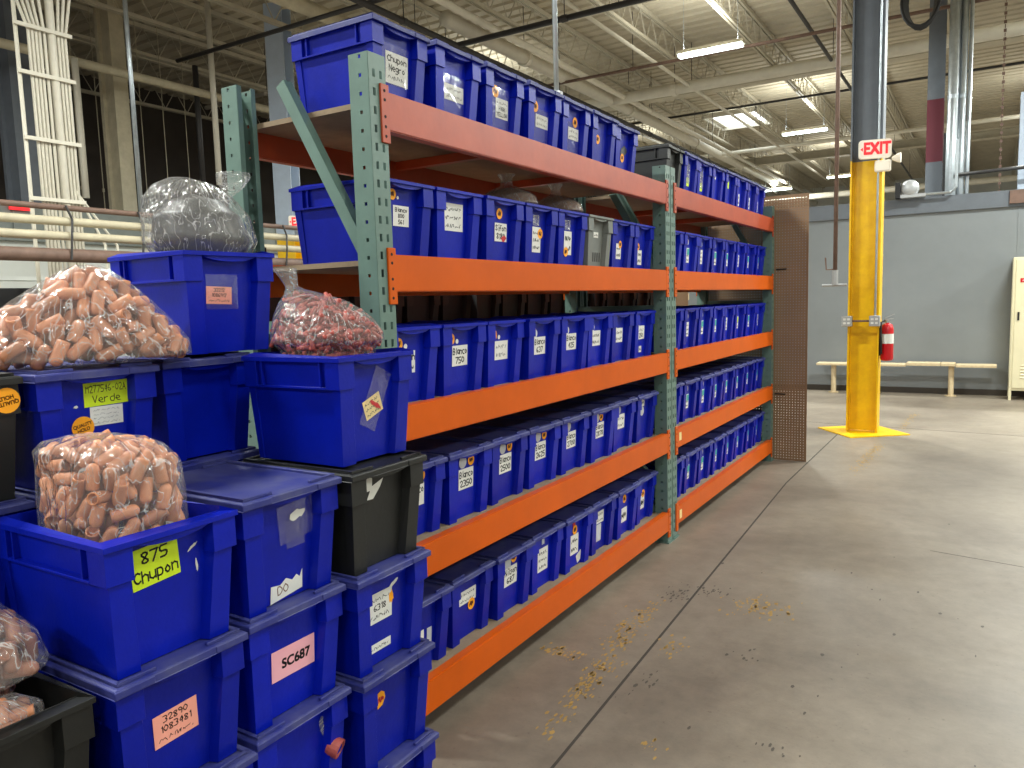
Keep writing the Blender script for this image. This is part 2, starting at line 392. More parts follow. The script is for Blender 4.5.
# strip lights on the ceiling, each with its lamp and an added uplight
ZL = 5.9
def strip_light(x, y, z, label, ln=1.15, group='ceiling strip lights', power=None):
    t = thing('strip_light', label, 'light', (x, y, z), 0, group)
    mb = MB(); mb.hexa([(-ln/2, -.11, 0), (ln/2, -.11, 0), (ln/2, .11, 0), (-ln/2, .11, 0)], [(-ln/2, -.05, .07), (ln/2, -.05, .07), (ln/2, .05, .07), (-ln/2, .05, .07)])
    mb.build('housing', M['white_paint'], t)
    for s in (-.05, .05):
        mb = MB(); mb.tube([(-ln/2+.02, s, -.03), (ln/2-.02, s, -.03)], .024, 8); mb.build('tube', M['lamp'], t)
    for s in (-ln/2+.1, ln/2-.1):
        mb = MB(); mb.tube([(s, 0, .07), (s, 0, ZD-z)], .004, 4); mb.build('hanger', M['galv'], t)
    d = bpy.data.lights.new('strip_lamp', 'AREA'); d.shape = 'RECTANGLE'; d.size = ln; d.size_y = .2; d.energy = power or LAMP_W; d.color = (.96, 1, .95)
    l = bpy.data.objects.new('lamp_light', d); COL.objects.link(l); l.parent = t; l.location = (0, 0, -.06)
    d2 = d.copy(); d2.energy = d.energy*.13; l = bpy.data.objects.new('added_uplight', d2); COL.objects.link(l); l.parent = t; l.location = (0, 0, .09); l.rotation_euler = (PI, 0, 0)  # upward light added over the closed housing to brighten the roof deck
strip_light(-4.22, 13.7, ZL, 'lit strip light above the pegboard, near the thick cream pipe')
strip_light(-4.22, 21.9, ZL, 'lit strip light beyond the bright skylight')
strip_light(-4.6, 31, ZL, 'lit strip light far back, just above the grey wall')
strip_light(-7.4, 33, ZL, 'lit strip light far back, just above the pegboard panel')
for x in (-4.7, 1.5, 6.5):
    for y in (-4.5, .5, 5.5): strip_light(x, y, ZL, 'lit ceiling strip light over the open aisle beside the racks', group='strip lights over the aisle', power=260 if x < 0 else 85)
for x in (1.5, 6.5):
    for y in (10.5, 15.2, 24.6): strip_light(x, y, ZL, 'lit ceiling strip light over the floor by the lockers', group='strip lights by the lockers', power=300)
for y in (.5, 15.2, 24.6): strip_light(-9.8, y, ZL, 'lit ceiling strip light behind the racks', group='strip lights behind the racks', power=220)
# skylight
sk = struct(thing('window_1', 'bright square skylight in the roof deck', 'skylight', (-6.7, 24.6, ZD-.05)))
MB().box(-.75, .75, -1.0, 1.0, 0, .02).build('pane', M['sky_panel'], sk)
mb = MB(); mb.box(-.8, -.75, -1.05, 1.05, -.12, .02); mb.box(.75, .8, -1.05, 1.05, -.12, .02); mb.box(-.8, .8, -1.05, -1, -.12, .02); mb.box(-.8, .8, 1, 1.05, -.12, .02)
mb.build('curb', M['white_paint'], sk)

# pipes under the roof
def pipe(name, pts, r, m, label, cat='pipe', seg=10, clamps=None, group=None):
    t = thing(name, label, cat, pts[0], 0, group); o = Vector(pts[0])
    MB().tube([Vector(p)-o for p in pts], r, seg).build('pipe_run', m, t, smooth=True)
    if clamps:
        a, b = Vector(pts[0]), Vector(pts[-1]); L_ = (b-a).length; d = (b-a)/L_; s = clamps/2
        while s < L_:
            p = a+d*s; MB().tube([p-d*.05-o, p+d*.05-o], r*1.22, seg).build('coupling', m, t)
            MB().tube([p-o, Vector((p.x, p.y, ZD))-o], .008, 4).build('hanger', M['dark_pipe'], t)
            s += clamps
    return t
Zp = 6.2
pipe('roof_pipe', [(-16, 16.9, Zp), (11, 16.9, Zp)], .125, M['white_paint'], 'thick cream pipe crossing the roof above the yellow column', clamps=4)
pipe('roof_pipe', [(-7.55, 10.5, Zp), (-7.55, 42, Zp)], .13, M['white_paint'], 'thick cream pipe running lengthways above the pegboard', clamps=5)
pipe('roof_pipe', [(-9.0, -5, Zp), (-9.0, 40, Zp)], .12, M['beige_pipe'], 'thick pale pipe running lengthways above the pale blue column', clamps=5)
pipe('sprinkler_pipe', [(-5.65, 2, Zp), (-5.65, 34, Zp)], .035, M['white_paint'], 'thin pale sprinkler pipe passing under the skylight', clamps=6)
pipe('sprinkler_pipe', [(-15, 14.55, 6.08), (9, 14.5, 6.08)], .03, M['rust'], 'thin rusty pipe crossing beside the lit strip light', clamps=6)
pipe('roof_conduit', [(-15, 11.6, Zp-.05), (9, 11.5, Zp-.05)], .045, M['white_paint'], 'white pipe crossing above the topmost blue totes', clamps=4)
pipe('roof_conduit', [(-7.6, 10.9, Zp-.3), (9, 10.8, Zp-.3)], .045, M['dark_pipe'], 'dark conduit crossing above the topmost blue totes', clamps=4)
pipe('roof_conduit', [(-7.17, -4, Zp), (-7.17, 38, Zp)], .06, M['white_paint'], 'white pipe running lengthways above the topmost blue totes', clamps=5)
pipe('roof_conduit', [(-7.6, 2, Zp-.32), (-7.6, 34, Zp-.32)], .05, M['dark_pipe'], 'dark conduit running lengthways above the topmost blue totes', clamps=5)
pipe('roof_conduit', [(-2.75, -4, Zp), (-2.75, 40, Zp)], .035, M['dark_pipe'], 'dark conduit passing behind the top of the yellow column', clamps=6)
pipe('roof_conduit', [(-16, 25.45, Zp), (9, 25.3, Zp)], .06, M['white_paint'], 'white pipe crossing just beyond the skylight', clamps=5)
pipe('roof_pipe', [(-12, -5, 5.5), (-12.1, 30, 5.5)], .07, M['beige_pipe'], 'cream pipe running lengthways above the left wall')
pipe('roof_pipe', [(-16, 34, 5.6), (8, 34, 5.6)], .12, M['white_paint'], 'cream pipe crossing low at the far end')
pipe('roof_pipe', [(-14, 20.5, 6.45), (9, 20.5, 6.45)], .03, M['dark_pipe'], 'thin dark conduit crossing before the skylight')
def drop(px, ytop, ybot, Y, r, m, label, name='drop_pipe', ax='Y', top=None):
    a, b = at(px[0], ytop, ax, Y), at(px[1], ybot, ax, Y); x, y_ = (a.x+b.x)/2, (a.y+b.y)/2
    t = thing(name, label, 'pipe', (x, y_, b.z)); MB().tube([(0, 0, 0), (0, 0, (top or a.z)-b.z)], r, 8).build('pipe_run', m, t, smooth=True)
    return t, b.z, (x, y_)
t, z0, _ = drop((836, 838), 0, 285, 9.0, .022, M['rust'], 'rusty air drop pipe hanging beside the yellow column', top=6.2)
MB().tube([(-.13, 0, 0), (.12, 0, 0)], .014, 8).build('hose_tee', M['steel_box'], t)
MB().tube([(0, 0, .0), (0, 0, .16)], .032, 10).build('regulator', M['steel_box'], t)
MB().tube([(0, 0, .17), (-.09, 0, .17), (-.1, 0, .30)], .008, 6).build('valve_lever', M['rust'], t)
t, _, _ = drop((555, 556), 0, 92, 8.0, .03, M['galv'], 'galvanised conduit dropping behind the topmost blue totes', top=7.1)
MB().box(-.06, .06, -.04, .04, -.14, 0).build('junction_box', M['steel_box'], t)
MB().tube([(0, 0, -.1), (0, 0, -t.location.z)], .03, 8).build('lower_run', M['galv'], t)

# ------------------------------------------------------------------ columns
def column(x, y, zy, label, upper, ang=0, fw=.3, dp=.33, plate=True, hz=7.0, swap=False):
    t = thing('steel_column', label, 'column', (x, y, 0), ang)
    def sect(z0, z1, m, s):
        if swap:                                             # open side of the profile towards the aisle
            for a, b in ((-dp/2, -dp/2+.018), (dp/2-.018, dp/2)): MB().box(a, b, -fw/2, fw/2, z0, z1).build('flange', m, t)
            MB().box(-dp/2+.018, dp/2-.018, -.009, .009, z0, z1).build('web', m, t); return
        mb = MB(); mb.box(-fw/2, fw/2, -dp/2, -dp/2+.018, z0, z1); mb.build('flange'+s, m, t)
        mb = MB(); mb.box(-fw/2, fw/2, dp/2-.018, dp/2, z0, z1); mb.build('flange'+s, m, t)
        mb = MB(); mb.box(-.009, .009, -dp/2+.018, dp/2-.018, z0, z1); mb.build('web'+s, m, t)
    sect(.02, zy, M['yellow'], ''); sect(zy, hz, upper, '')
    if plate:
        mb = MB(); mb.box(-.36, .36, -.36, .36, 0, .012); o = mb.build('base_plate', M['yellow'], t); o.rotation_euler.z = math.radians(38)-ang
    return t
YC = (-1.19, 9.72)
yc = column(*YC, 3.1, 'yellow-based steel column with a lit exit sign beside the grey wall', M['col_grey'], 0, .24, .33, swap=True)
mb = MB(); mb.tube([(.125, -.132, 1.36), (.125, -.132, 6.9)], .012, 8); mb.build('conduit', M['galv'], yc)
for x in (-.165, .125):
    mb = MB(); mb.box(x-.055, x+.055, -.20, -.115, 1.24, 1.36); b = mb.build('outlet_box', M['steel_box'], yc, bevel=.006)
    for dx in (-.022, .022):
        for dz in (-.022, .022): MB().box(x+dx-.014, x+dx+.014, -.204, -.199, 1.3+dz-.012, 1.3+dz+.012).build('knockout', M['white_paper'], b)
MB().tube([(-.15, -.15, 1.3), (.1, -.15, 1.3)], .012, 6).build('link_conduit', M['rust'], yc)
def exit_sign(loc, rz, label, s=1.0):
    t = thing('exit_sign', label, 'exit sign', loc, rz)          # local: front faces -Y
    def rr(w_, h_, r, y0, y1):
        p = []
        for cx, cz, a0 in ((w_/2-r, h_/2-r, 0), (-w_/2+r, h_/2-r, 90), (-w_/2+r, -h_/2+r, 180), (w_/2-r, -h_/2+r, 270)):
            for k in range(4): a = math.radians(a0+30*k); p.append((cx+r*math.cos(a), cz+r*math.sin(a)))
        return MB().loft([[(u, y0, v) for u, v in p], [(u, y1, v) for u, v in p]])
    rr(.33*s, .2*s, .03*s, -.025, .025).build('housing', M['sign_white'], t)
    v, f = text_flat('EXIT', .175*s, .007*s, .002)
    MB().add([(p[0]*.76+.018*s, -.027+p[2]*-1, p[1]) for p in v], f).build('lettering', M['sign_red'], t)
    for sx in (-1,):
        MB().loft([[(sx*.125*s, y_, .02*s), (sx*.15*s, y_, 0), (sx*.125*s, y_, -.02*s)] for y_ in (-.029, -.024)]).build('arrow', M['sign_red'], t)
    MB().box(-.03*s, .03*s, .02, .07, -.06*s, .06*s).build('bracket', M['sign_white'], t)
    return t
p = at(874, 148, 'Y', 9.44); exit_sign((p.x, 9.52, p.z), math.radians(14), 'red and white EXIT sign on the yellow column')
ht = thing('emergency_lamp', 'cream emergency lamp head beside the exit sign on the yellow column', 'lamp', (YC[0]+.21, 9.60, 2.98))
MB().box(-.12, .04, -.05, .03, -.03, .09).build('battery_case', M['sign_white'], ht, bevel=.01)
MB().lathe([(.015, 0), (.05, .06), (.055, .09)], 12, .05, -.02, .10, 'X').build('lamp_head', M['sign_white'], ht)
# fire extinguisher hung on the column
q = at(883, 340, 'Y', 9.62)
fe = thing('fire_extinguisher', 'red fire extinguisher hung on the yellow column', 'fire extinguisher', (YC[0]+.165+.0775, 9.68, .84))
MB().lathe([(.03, 0), (.062, .01), (.068, .03), (.068, .36), (.055, .41), (.02, .435)], 18).build('cylinder', M['red'], fe, smooth=True)
MB().lathe([(.0695, .2), (.0695, .31)], 18).build('paper_label', M['white_paper'], fe)
MB().lathe([(.022, .43), (.022, .47)], 10).build('valve', M['steel_box'], fe)
mb = MB(); mb.bar((-.02, 0, .49), (.07, 0, .53), .02, .008); mb.bar((-.02, 0, .475), (.06, 0, .48), .02, .008); mb.build('handle', M['steel_box'], fe)
MB().tube([(-.02, 0, .46), (-.06, -.06, .44), (-.055, -.08, .30), (-.05, -.075, .08)], .011, 6).build('hose', M['black'], fe)
MB().box(-.077, -.06, -.03, .04, .06, .38).build('wall_bracket', M['black'], fe)

# second column, behind the racks
lc = at(283, 222, 'Z', 3.2)
column(-10.95, 10.1, 2.95, 'pale blue-grey column with yellow base behind the rack post', M['grey_blue'], math.radians(20), .34, .36)
p = at(299, 222, 'X', -10.6); exit_sign((p.x, p.y, p.z), math.radians(48), 'red and white EXIT sign behind the rack post', 1.1)
# columns beyond the grey wall
def plaincol(x, y, w_, parts, label, name='steel_column', z0=0, z1=7.1):
    t = thing(name, label, 'column', (x, y, z0)); 
    for a, b, m_ in parts:
        mb = MB(); mb.box(-w_/2, w_/2, -.12, -.10, a-z0, b-z0); mb.box(-w_/2, w_/2, .10, .12, a-z0, b-z0); mb.box(-.01, .01, -.1, .1, a-z0, b-z0); mb.build('section', m_, t)
    return t
p = at(936, 100, 'Y', 14.8); plaincol(p.x, 14.8, .24, [(0, 3.72, M['col_grey']), (3.72, 4.72, M['maroon']), (4.72, 6.5, M['col_grey'])], 'grey column with a maroon band behind the grey wall')
p = at(947, 150, 'Y', 15.6); plaincol(p.x+.02, 15.6, .14, [(0, 4.3, M['steel_dark'])], 'short dark post behind the galvanised ducts')
for i, (px, r) in enumerate(((953.5, .085), (963, .05), (969.5, .03))):
    a = at(px, 100, 'Y', 14.3+.0*i); t = thing('vertical_duct', ['widest', 'middle', 'slimmest'][i]+' of the shiny galvanised risers behind the grey wall', 'duct', (a.x, 14.3, 0))
    MB().tube([(0, 0, 0), (0, 0, 7.1)], r, 12).build('duct_run', M['galv'], t, smooth=True)
    MB().tube([(0, 0, 4.6), (0, 0, 4.66)], r*1.03, 12).build('joint_band', M['galv'], t)
p = at(1021, 150, 'Y', 14.6); plaincol(p.x+.05, 14.6, .16, [(0, 4.6, M['grey_blue'])], 'pale grey post at the end of the dark handrail')
p = at(1003, 90, 'Y', 15); ch = thing('hoist_chain', 'thin rusty hoist chain hanging beyond the grey wall', 'chain', (p.x, 15, 3.0))
for i in range(60):
    z = .03+i*.066; o = MB().box(-.02, .02, -.006, .006, z, z+.05).build('chain_link', M['rust'], ch); o.rotation_euler.z = (i % 2)*PI/2
pipe('handrail', [at(955, 175, 'Y', 14.2), at(1060, 163, 'Y', 14.2)], .03, M['dark_pipe'], 'dark handrail above the grey wall', 'rail')
p = at(910, 190, 'Y', 13.6); t = thing('alarm_bell', 'pale round alarm bell on top of the grey wall', 'bell', (p.x, 13.6, 3.06))
MB().box(-.2, .22, -.06, .06, 0, .05).build('bracket', M['steel_box'], t)
MB().lathe([(.13, .02), (.13, -.02), (.10, -.045), (.03, -.055)], 18, 0, -.02, .14, 'Y').build('bell_gong', M['steel_box'], t, smooth=True)
MB().box(-.2, -.13, -.08, .08, 0, .24).build('bell_case', M['steel_dark'], t)
MB().tube([(.15, 0, .03), (.55, 0, .03), (.62, 0, .1), (.62, 0, .8)], .022, 6).build('bell_conduit', M['galv'], t)
p = at(921, 5, 'Y', 13); t = thing('hose_coil', 'dark coil of hose hanging under the roof', 'hose', (p.x, 13, p.z-.25))
for k in range(5):
    mb = MB(); mb.tube([((.24-.012*k)*math.sin(a), .03*k-.06, .3+.36*math.cos(a)) for a in [2*PI*i/20 for i in range(21)]], .03, 6); mb.build('coil', M['steel_dark'], t)
MB().tube([(0, 0, .6), (0, 0, 7.1-t.location.z)], .006, 4).build('hanger', M['dark_pipe'], t)

# bench and locker by the grey wall
b = thing('bench', 'long pale plank bench on two posts against the grey wall', 'bench', (-1.08, 13.48, 0))
for x0, x1, z, th in ((-1.27, .05, .455, .035), (.05, .52, .47, .045), (.52, .72, .47, .045), (.72, 1.25, .455, .04)):
    MB().box(x0, x1-.006, -.14, .14, z, z+th).build('plank', M['wood'], b, bevel=.004)
for x in (-1.02, .66):
    MB().tube([(x, 0, .01), (x, 0, .47)], .04, 12).build('leg', M['wood'], b); MB().lathe([(.08, 0), (.08, .012)], 12, x, 0, 0).build('foot_plate', M['wood'], b)
k = thing('locker', 'cream steel locker with louvres beside the bench', 'locker', (.62, 13.45, 0))
MB().box(-.3, .3, -.22, .28, .14, 2.06).build('body', M['locker'], k, bevel=.006)
for x in (-.285, .285):
    for y in (-.2, .26): MB().box(x-.018, x+.018, y-.02, y+.02, 0, .15).build('leg', M['locker'], k)
d = MB().box(-.265, .265, -.236, -.218, .18, 2.03).build('door', M['locker'], k, bevel=.004)
for z in [1.96-.035*i for i in range(5)] + [.33+.045*i for i in range(5)]:
    MB().hexa([(-.17, -.246, z), (.17, -.246, z), (.17, -.236, z+.012), (-.17, -.236, z+.012)], [(-.17, -.24, z+.004), (.17, -.24, z+.004), (.17, -.234, z+.016), (-.17, -.234, z+.016)]).build('louvre', M['locker'], d)
MB().box(-.23, -.205, -.25, -.235, 1.16, 1.28).build('latch', M['steel_dark'], d)
pl = MB().box(-.21, .0, -.24, -.235, 1.70, 1.76).build('number_plate', M['red'], d)
qd, wd = scribble(.15, .03, .008, 5); MB().add([(-.18+a.x, -.2405, 1.715+a.y) for s in qd for a in s], [(4*i, 4*i+1, 4*i+2, 4*i+3) for i in range(len(qd))]).build('lettering', M['white_paper'], pl)

# conduits and pipes along the left wall
cb = thing('conduit_bundle', 'bundle of tall white conduits strapped together by the left wall', 'conduits', (-9, 4.9, 0))
for i, (dy, r) in enumerate(((-.30, .022), (-.17, .018), (-.13, .018), (-.09, .018), (-.05, .018), (.0, .018), (.08, .045), (.15, .018), (.19, .018), (.23, .018))):
    top = [(0, dy, 0), (0, dy, 4.75), (-.1+.02*i, dy*1.5-.05, 5.3), (-.3+.05*i, dy*2-.1, 6.2)] if i else [(0, dy, 0), (0, dy, 6.4)]
    MB().tube(top, r, 8).build('conduit', M['white_paint'], cb, smooth=True)
for z in (2.9, 3.55, 4.25, 4.75):
    MB().box(.03, .06, -.34, .28, z, z+.04).build('strut', M['white_paint'], cb)
for dy in (.3, .45): MB().tube([(0, .2, 3.05), (0, .2+dy, 2.45), (0, .2+dy, 1.9)], .015, 6).build('branch', M['white_paint'], cb)
for i, (z, r, m_, lb) in enumerate(((2.74, .03, 'rust', 'slim rusty pipe, topmost of the pipes along the left wall'), (2.60, .045, 'beige_pipe', 'beige pipe just under the rusty pipe along the left wall'),
        (2.45, .045, 'beige_pipe', 'lower beige pipe above the brown duct along the left wall'), (2.25, .07, 'rust', 'thick brown duct, lowest of the pipes along the left wall'))):
    t = pipe('wall_pipe', [(-8.2, -3, z), (-8.2, 12, z)], r, M[m_], lb)
for y in (3.6, 4.5, 5.3, 6.3, 7.4):
    t = thing('pipe_hanger', 'dark wire hanger gripping the pipes along the left wall', 'hanger', (-8.2, y, 2.2), 0, 'pipe hangers along the left wall')
    MB().tube([(.075, 0, 0), (.085, .02, .25), (.06, .05, .42), (.05, 0, .56)], .012, 6).build('strap', M['dark_pipe'], t)
for i, (px, y0, y1, X, r, m_) in enumerate((((75, 86), 60, 198, -11.9, .05, 'white_paint'), ((127, 143), 40, 222, -9.5, .03, 'galv'), ((211, 219), 50, 185, -11.5, .05, 'white_paint'), ((196, 203), 80, 185, -12.2, .05, 'dark_pipe'))):
    drop(px, y0, y1, X, r, M[m_], ['cream pipe dropping onto the grey lintel', 'slim galvanised post beside the knotted bag', 'cream pipe dropping behind the knotted bag', 'dark conduit dropping behind the knotted bag'][i], ax='X', top=[5.5, 7.0, 7.0, 6.0][i])
pipe('roof_conduit', [(-12.2, 8.9, 6.0), (-6, 8.9, 6.0)], .035, M['dark_pipe'], 'dark conduit crossing above the green rack post')
for px, w_, m_, lb in ((27, .45, 'col_grey', 'dark grey column above the lintel, by the conduits'), (121, .26, 'beige_pipe', 'beige column above the lintel, by the slim galvanised post')):
    p = at(px, 140, 'X', -12.8); t = thing('upper_column', lb, 'column', (p.x, p.y, 0)); MB().box(-.12, .12, -w_/2, w_/2, 0, 7.1).build('column_face', M[m_], t); MB().box(-.2, -.12, -w_/2-.06, w_/2+.06, 0, 7.1).build('flange', M[m_], t)
for i in range(9):
    p = at(8+i*22, 100, 'X', -13.5); t = thing('hanging_wire', 'thin pale wire hanging in the dark bay', 'wire', (p.x, p.y, 3.4), 0, 'wires in the dark bay')
    MB().tube([(0, 0, 0), (0, 0, ZD-3.395)], .008, 4).build('wire', M['beige_pipe'], t); MB().lathe([(.02, 0), (.02, .06)], 6, 0, 0, .4).build('weight', M['beige_pipe'], t)
p = at(19, 206, 'X', -11.85); t = thing('wall_sign', 'small red sign on the grey lintel', 'sign', (p.x, p.y, p.z-.06)); MB().box(0, .02, -.14, .14, 0, .13).build('sign_plate', M['sign_red'], t)
dm = thing('machine_cabinet', 'dark machine cabinet standing before the white wall', 'cabinet', (-9.6, 4.6, 0))
MB().box(-.3, .3, -.6, .6, 0, 1.95).build('body', M['steel_dark'], dm, bevel=.01); MB().box(.3, .32, -.5, .5, .3, 1.8).build('door', M['steel_dark'], dm)
MB().box(.32, .34, -.45, .45, 1.25, 1.3).build('yellow_strip', M['yellow'], dm)
rk2 = thing('wall_rack', 'white steel storage rack against the white wall', 'rack', (-10.8, 6.6, 0))
for y in (-1.6, -.55, .55, 1.6): MB().box(-.03, .03, y-.03, y+.03, 0, 2.6).build('post', M['white_paint'], rk2)
for z in (.8, 1.5, 2.1): MB().box(-.25, .05, -1.6, 1.6, z, z+.05).build('shelf', M['wall_white'], rk2)

# ------------------------------------------------------------------ totes
TL, TW, TH = .455, .318, .287
def tote_body(name, m):
    mb = MB(); a0, a1, b0, b1 = TL/2-.054, TL/2-.037, TW/2-.026, TW/2-.014
    def ring(a, b, z): return [(-a, -b, z), (a, -b, z), (a, b, z), (-a, b, z)]
    mb.loft([ring(a0-.02, b0-.02, .006), ring(a0-.004, b0-.004, .006), ring(a1-.004, b1-.004, TH), ring(a1, b1, TH), ring(a0, b0, 0), ring(a0-.02, b0-.02, 0)], caps=False)
    mb.add(ring(a0-.02, b0-.02, .006), [(0, 1, 2, 3)]); mb.add(ring(a0-.02, b0-.02, 0), [(0, 1, 2, 3)])
    zl = .204
    for sx in (-1, 1):
        for sy in (-1, 1):                                   # corner pilasters and band blocks
            lo = [(sx*(a0-.002), sy*(b0-.058)), (sx*(TL/2-.031), sy*(b0-.05)), (sx*(TL/2-.031), sy*(b0+.002)), (sx*(a0-.002), sy*(b0+.002))]
            hi = [(sx*(a0+.008), sy*(b1-.052)), (sx*(TL/2-.014), sy*(b1-.046)), (sx*(TL/2-.014), sy*(b1+.002)), (sx*(a0+.008), sy*(b1+.002))]
            mb.hexa([(x, y, 0) for x, y in lo], [(x, y, zl) for x, y in hi])
            lo = [(sx*(a1-.003), sy*(b1-.054)), (sx*(TL/2-.007), sy*(b1-.050)), (sx*(TL/2-.007), sy*(TW/2-.004)), (sx*(a1-.03), sy*(TW/2-.004)), (sx*(a1-.03), sy*(b1-.003)), (sx*(a1-.003), sy*(b1-.003))]
            mb.loft([[(x, y, zl) for x, y in lo], [(x, y, TH-.012) for x, y in lo]])
        # handle arch in the end rim
        N_ = 9; top = []; bot = []
        for i in range(N_):
            t = -1+2*i/(N_-1); y = t*.088; top.append((y, TH-.012)); bot.append((y, TH-.014-.013*max(0, math.cos(t*PI*.5))**.6))
        pts = bot + top[::-1]
        x0, x1 = sorted((sx*(a1-.002), sx*(TL/2-.008)))
        mb.loft([[(x0, u, v) for u, v in pts], [(x1, u, v) for u, v in pts]])
    for sy in (-1, 1):                                       # long-side ledge and rib
        y0, y1 = sorted((sy*(b1-.004), sy*(TW/2-.003)))
        mb.box(-(a1-.03), a1-.03, y0, y1, zl, zl+.006)
        for x in (-.135, .135): mb.box(x-.003, x+.003, y0+.001, y1-.001, zl+.006, TH-.012)
    # rim flange
    o1, i1 = (TL/2, TW/2), (a1-.004, b1-.004)
    mb.loft([ring(*i1, TH-.012), ring(*o1, TH-.012), ring(*o1, TH), ring(*i1, TH)], closed=True)
    return mb.mesh(name, m, bevel=.0022)
def tote_lid(name, m):
    mb = MB(); h, w_ = TL/2+.003, TW/2+.002; z = TH
    def ring(a, b, z): return [(-a, -b, z), (a, -b, z), (a, b, z), (-a, b, z)]
    mb.loft([ring(h, w_, z-.013), ring(h, w_, z+.004), ring(h-.006, w_-.006, z+.0065)], caps=False)
    mb.add(ring(h-.006, w_-.006, z+.0065), [(0, 1, 2, 3)])
    mb.loft([ring(h, w_, z-.013), ring(h-.004, w_-.004, z-.013), ring(h-.004, w_-.004, z+.001)], caps=False); mb.add(ring(h-.004, w_-.004, z+.001), [(3, 2, 1, 0)])
    for s in (-1, 1):                                        # raised lips, broken at the ends
        y0, y1 = sorted((s*(w_-.022), s*(w_-.012))); mb.box(-h+.012, h-.012, y0, y1, z+.006, z+.014)
        for c in (-1, 1):
            x0, x1 = sorted((s*(h-.012), s*(h-.022))); q0, q1 = sorted((c*(w_-.012), c*.062)); mb.box(x0, x1, q0, q1, z+.006, z+.014)
            q0, q1 = sorted((c*(w_+.0008), c*.075)); x0, x1 = sorted((s*(h-.003), s*(h+.0025))); mb.box(x0, x1, q0, q1, z-.013, z+.003)
    return mb.mesh(name, m, bevel=.0015)
BODY = {k: tote_body('tote_body_'+k, M[k]) for k in ('blue', 'black')}
BODY['grey'] = tote_body('tote_body_grey', M['grey_tote'])
LID = {'blue': tote_lid('tote_lid_blue', M['blue_lid']), 'black': tote_lid('tote_lid_black', M['black']), 'grey': tote_lid('tote_lid_grey', M['grey_tote'])}
TILT = math.atan2(.017, TH)
def tote(x_front, y0, z, label, kind='blue', lid=True, rz=0, group=None, cat='tote'):
    """front end at x_front, near side at y0"""
    c = Vector((x_front, y0, 0)) + Matrix.Rotation(rz, 3, 'Z') @ Vector((-TL/2, TW/2, 0))
    t = thing('storage_tote', label, cat, (c.x, c.y, z), rz, group)
    link('body', BODY[kind], t)
    if lid: link('lid', LID[kind], t)
    return t
def panel_x(v): return TL/2-.054+.017*v/TH
SEED = [0]
def sheet(t, u, v, wd, h, m, rot=0, lift=.0012, name='paper_label', shape=None):
    mb = MB()
    pts = shape or [(-wd/2, -h/2), (wd/2, -h/2), (wd/2, h/2), (-wd/2, h/2)]
    mb.poly(pts, 0, .0005); o = mb.build(name, M[m] if isinstance(m, str) else m, t)
    o.location = (panel_x(v)+lift, u, v); o.rotation_euler = (rot, TILT, 0); return o
def put_quads(quads, parent, m, u0=0, v0=0, name='handwriting'):
    if not quads: return
    mb = MB().add([(.0009, u0+a.x, v0+a.y) for s in quads for a in s], [(4*i, 4*i+1, 4*i+2, 4*i+3) for i in range(len(quads))])
    return mb.build(name, m, parent)
def label_paper(t, u, v, wd, h, lines=(), m='white_paper', rot=0, ink='ink', pen=None, lift=.0012, fill=.88, scale=None):
    o = sheet(t, u, v, wd, h, m, rot, lift); SEED[0] += 1
    n = max(1, len(lines)); row = h*fill/n; allq = []
    for i, ln in enumerate(lines):
        hh = row*(.64 if n > 1 else .6); pn = pen or hh*.2
        v0 = h*fill/2 - row*(i+1) + (row-hh)*.55
        if ln.startswith('~'): q, wl_ = scribble(wd*.8, hh*.8, pn*.6, SEED[0]*9+i); k = 1
        else:
            q, wl_ = strokes(ln, hh, pn, .05, SEED[0]); k = min(1, wd*.9/wl_)
            if scale: k = min(k, scale)
        u0 = -wl_*k/2
        allq += [[Vector((p.x*k+u0, p.y+v0)) for p in s] for s in q]
    put_quads(allq, o, M[ink]); return o
def sticker(t, u, v, r, m='orange_paper', text=None, rot=0, lift=.0022, ink='brown_ink'):
    mb = MB(); mb.disc(0, 0, r, 0); o = mb.build('round_sticker', M[m], t)
    o.location = (panel_x(v)+lift, u, v); o.rotation_euler = (rot, TILT, 0)
    if text:
        vv, f = text_flat(text, r*.43, r*.014); MB().add([(.0009, p[0]*.95, p[1]) for p in vv], f).build('lettering', M[ink], o)
    elif m == 'orange_paper':
        SEED[0] += 1; q, wl_ = scribble(r*1.1, r*.9, r*.22, SEED[0]); put_quads(q, o, M[ink], -r*.55, -r*.4, 'lettering')
    return o
def torn(wd, h, seed, n=14):
    r = random.Random(seed); return [(wd/2*math.cos(2*PI*i/n)*r.uniform(.6, 1.1), h/2*math.sin(2*PI*i/n)*r.uniform(.55, 1.1)) for i in range(n)]
def tape(t, u, v, wd, h, rot=0, m='tape', shape=None): return sheet(t, u, v, wd, h, m, rot, .0030, 'clear_tape', shape)

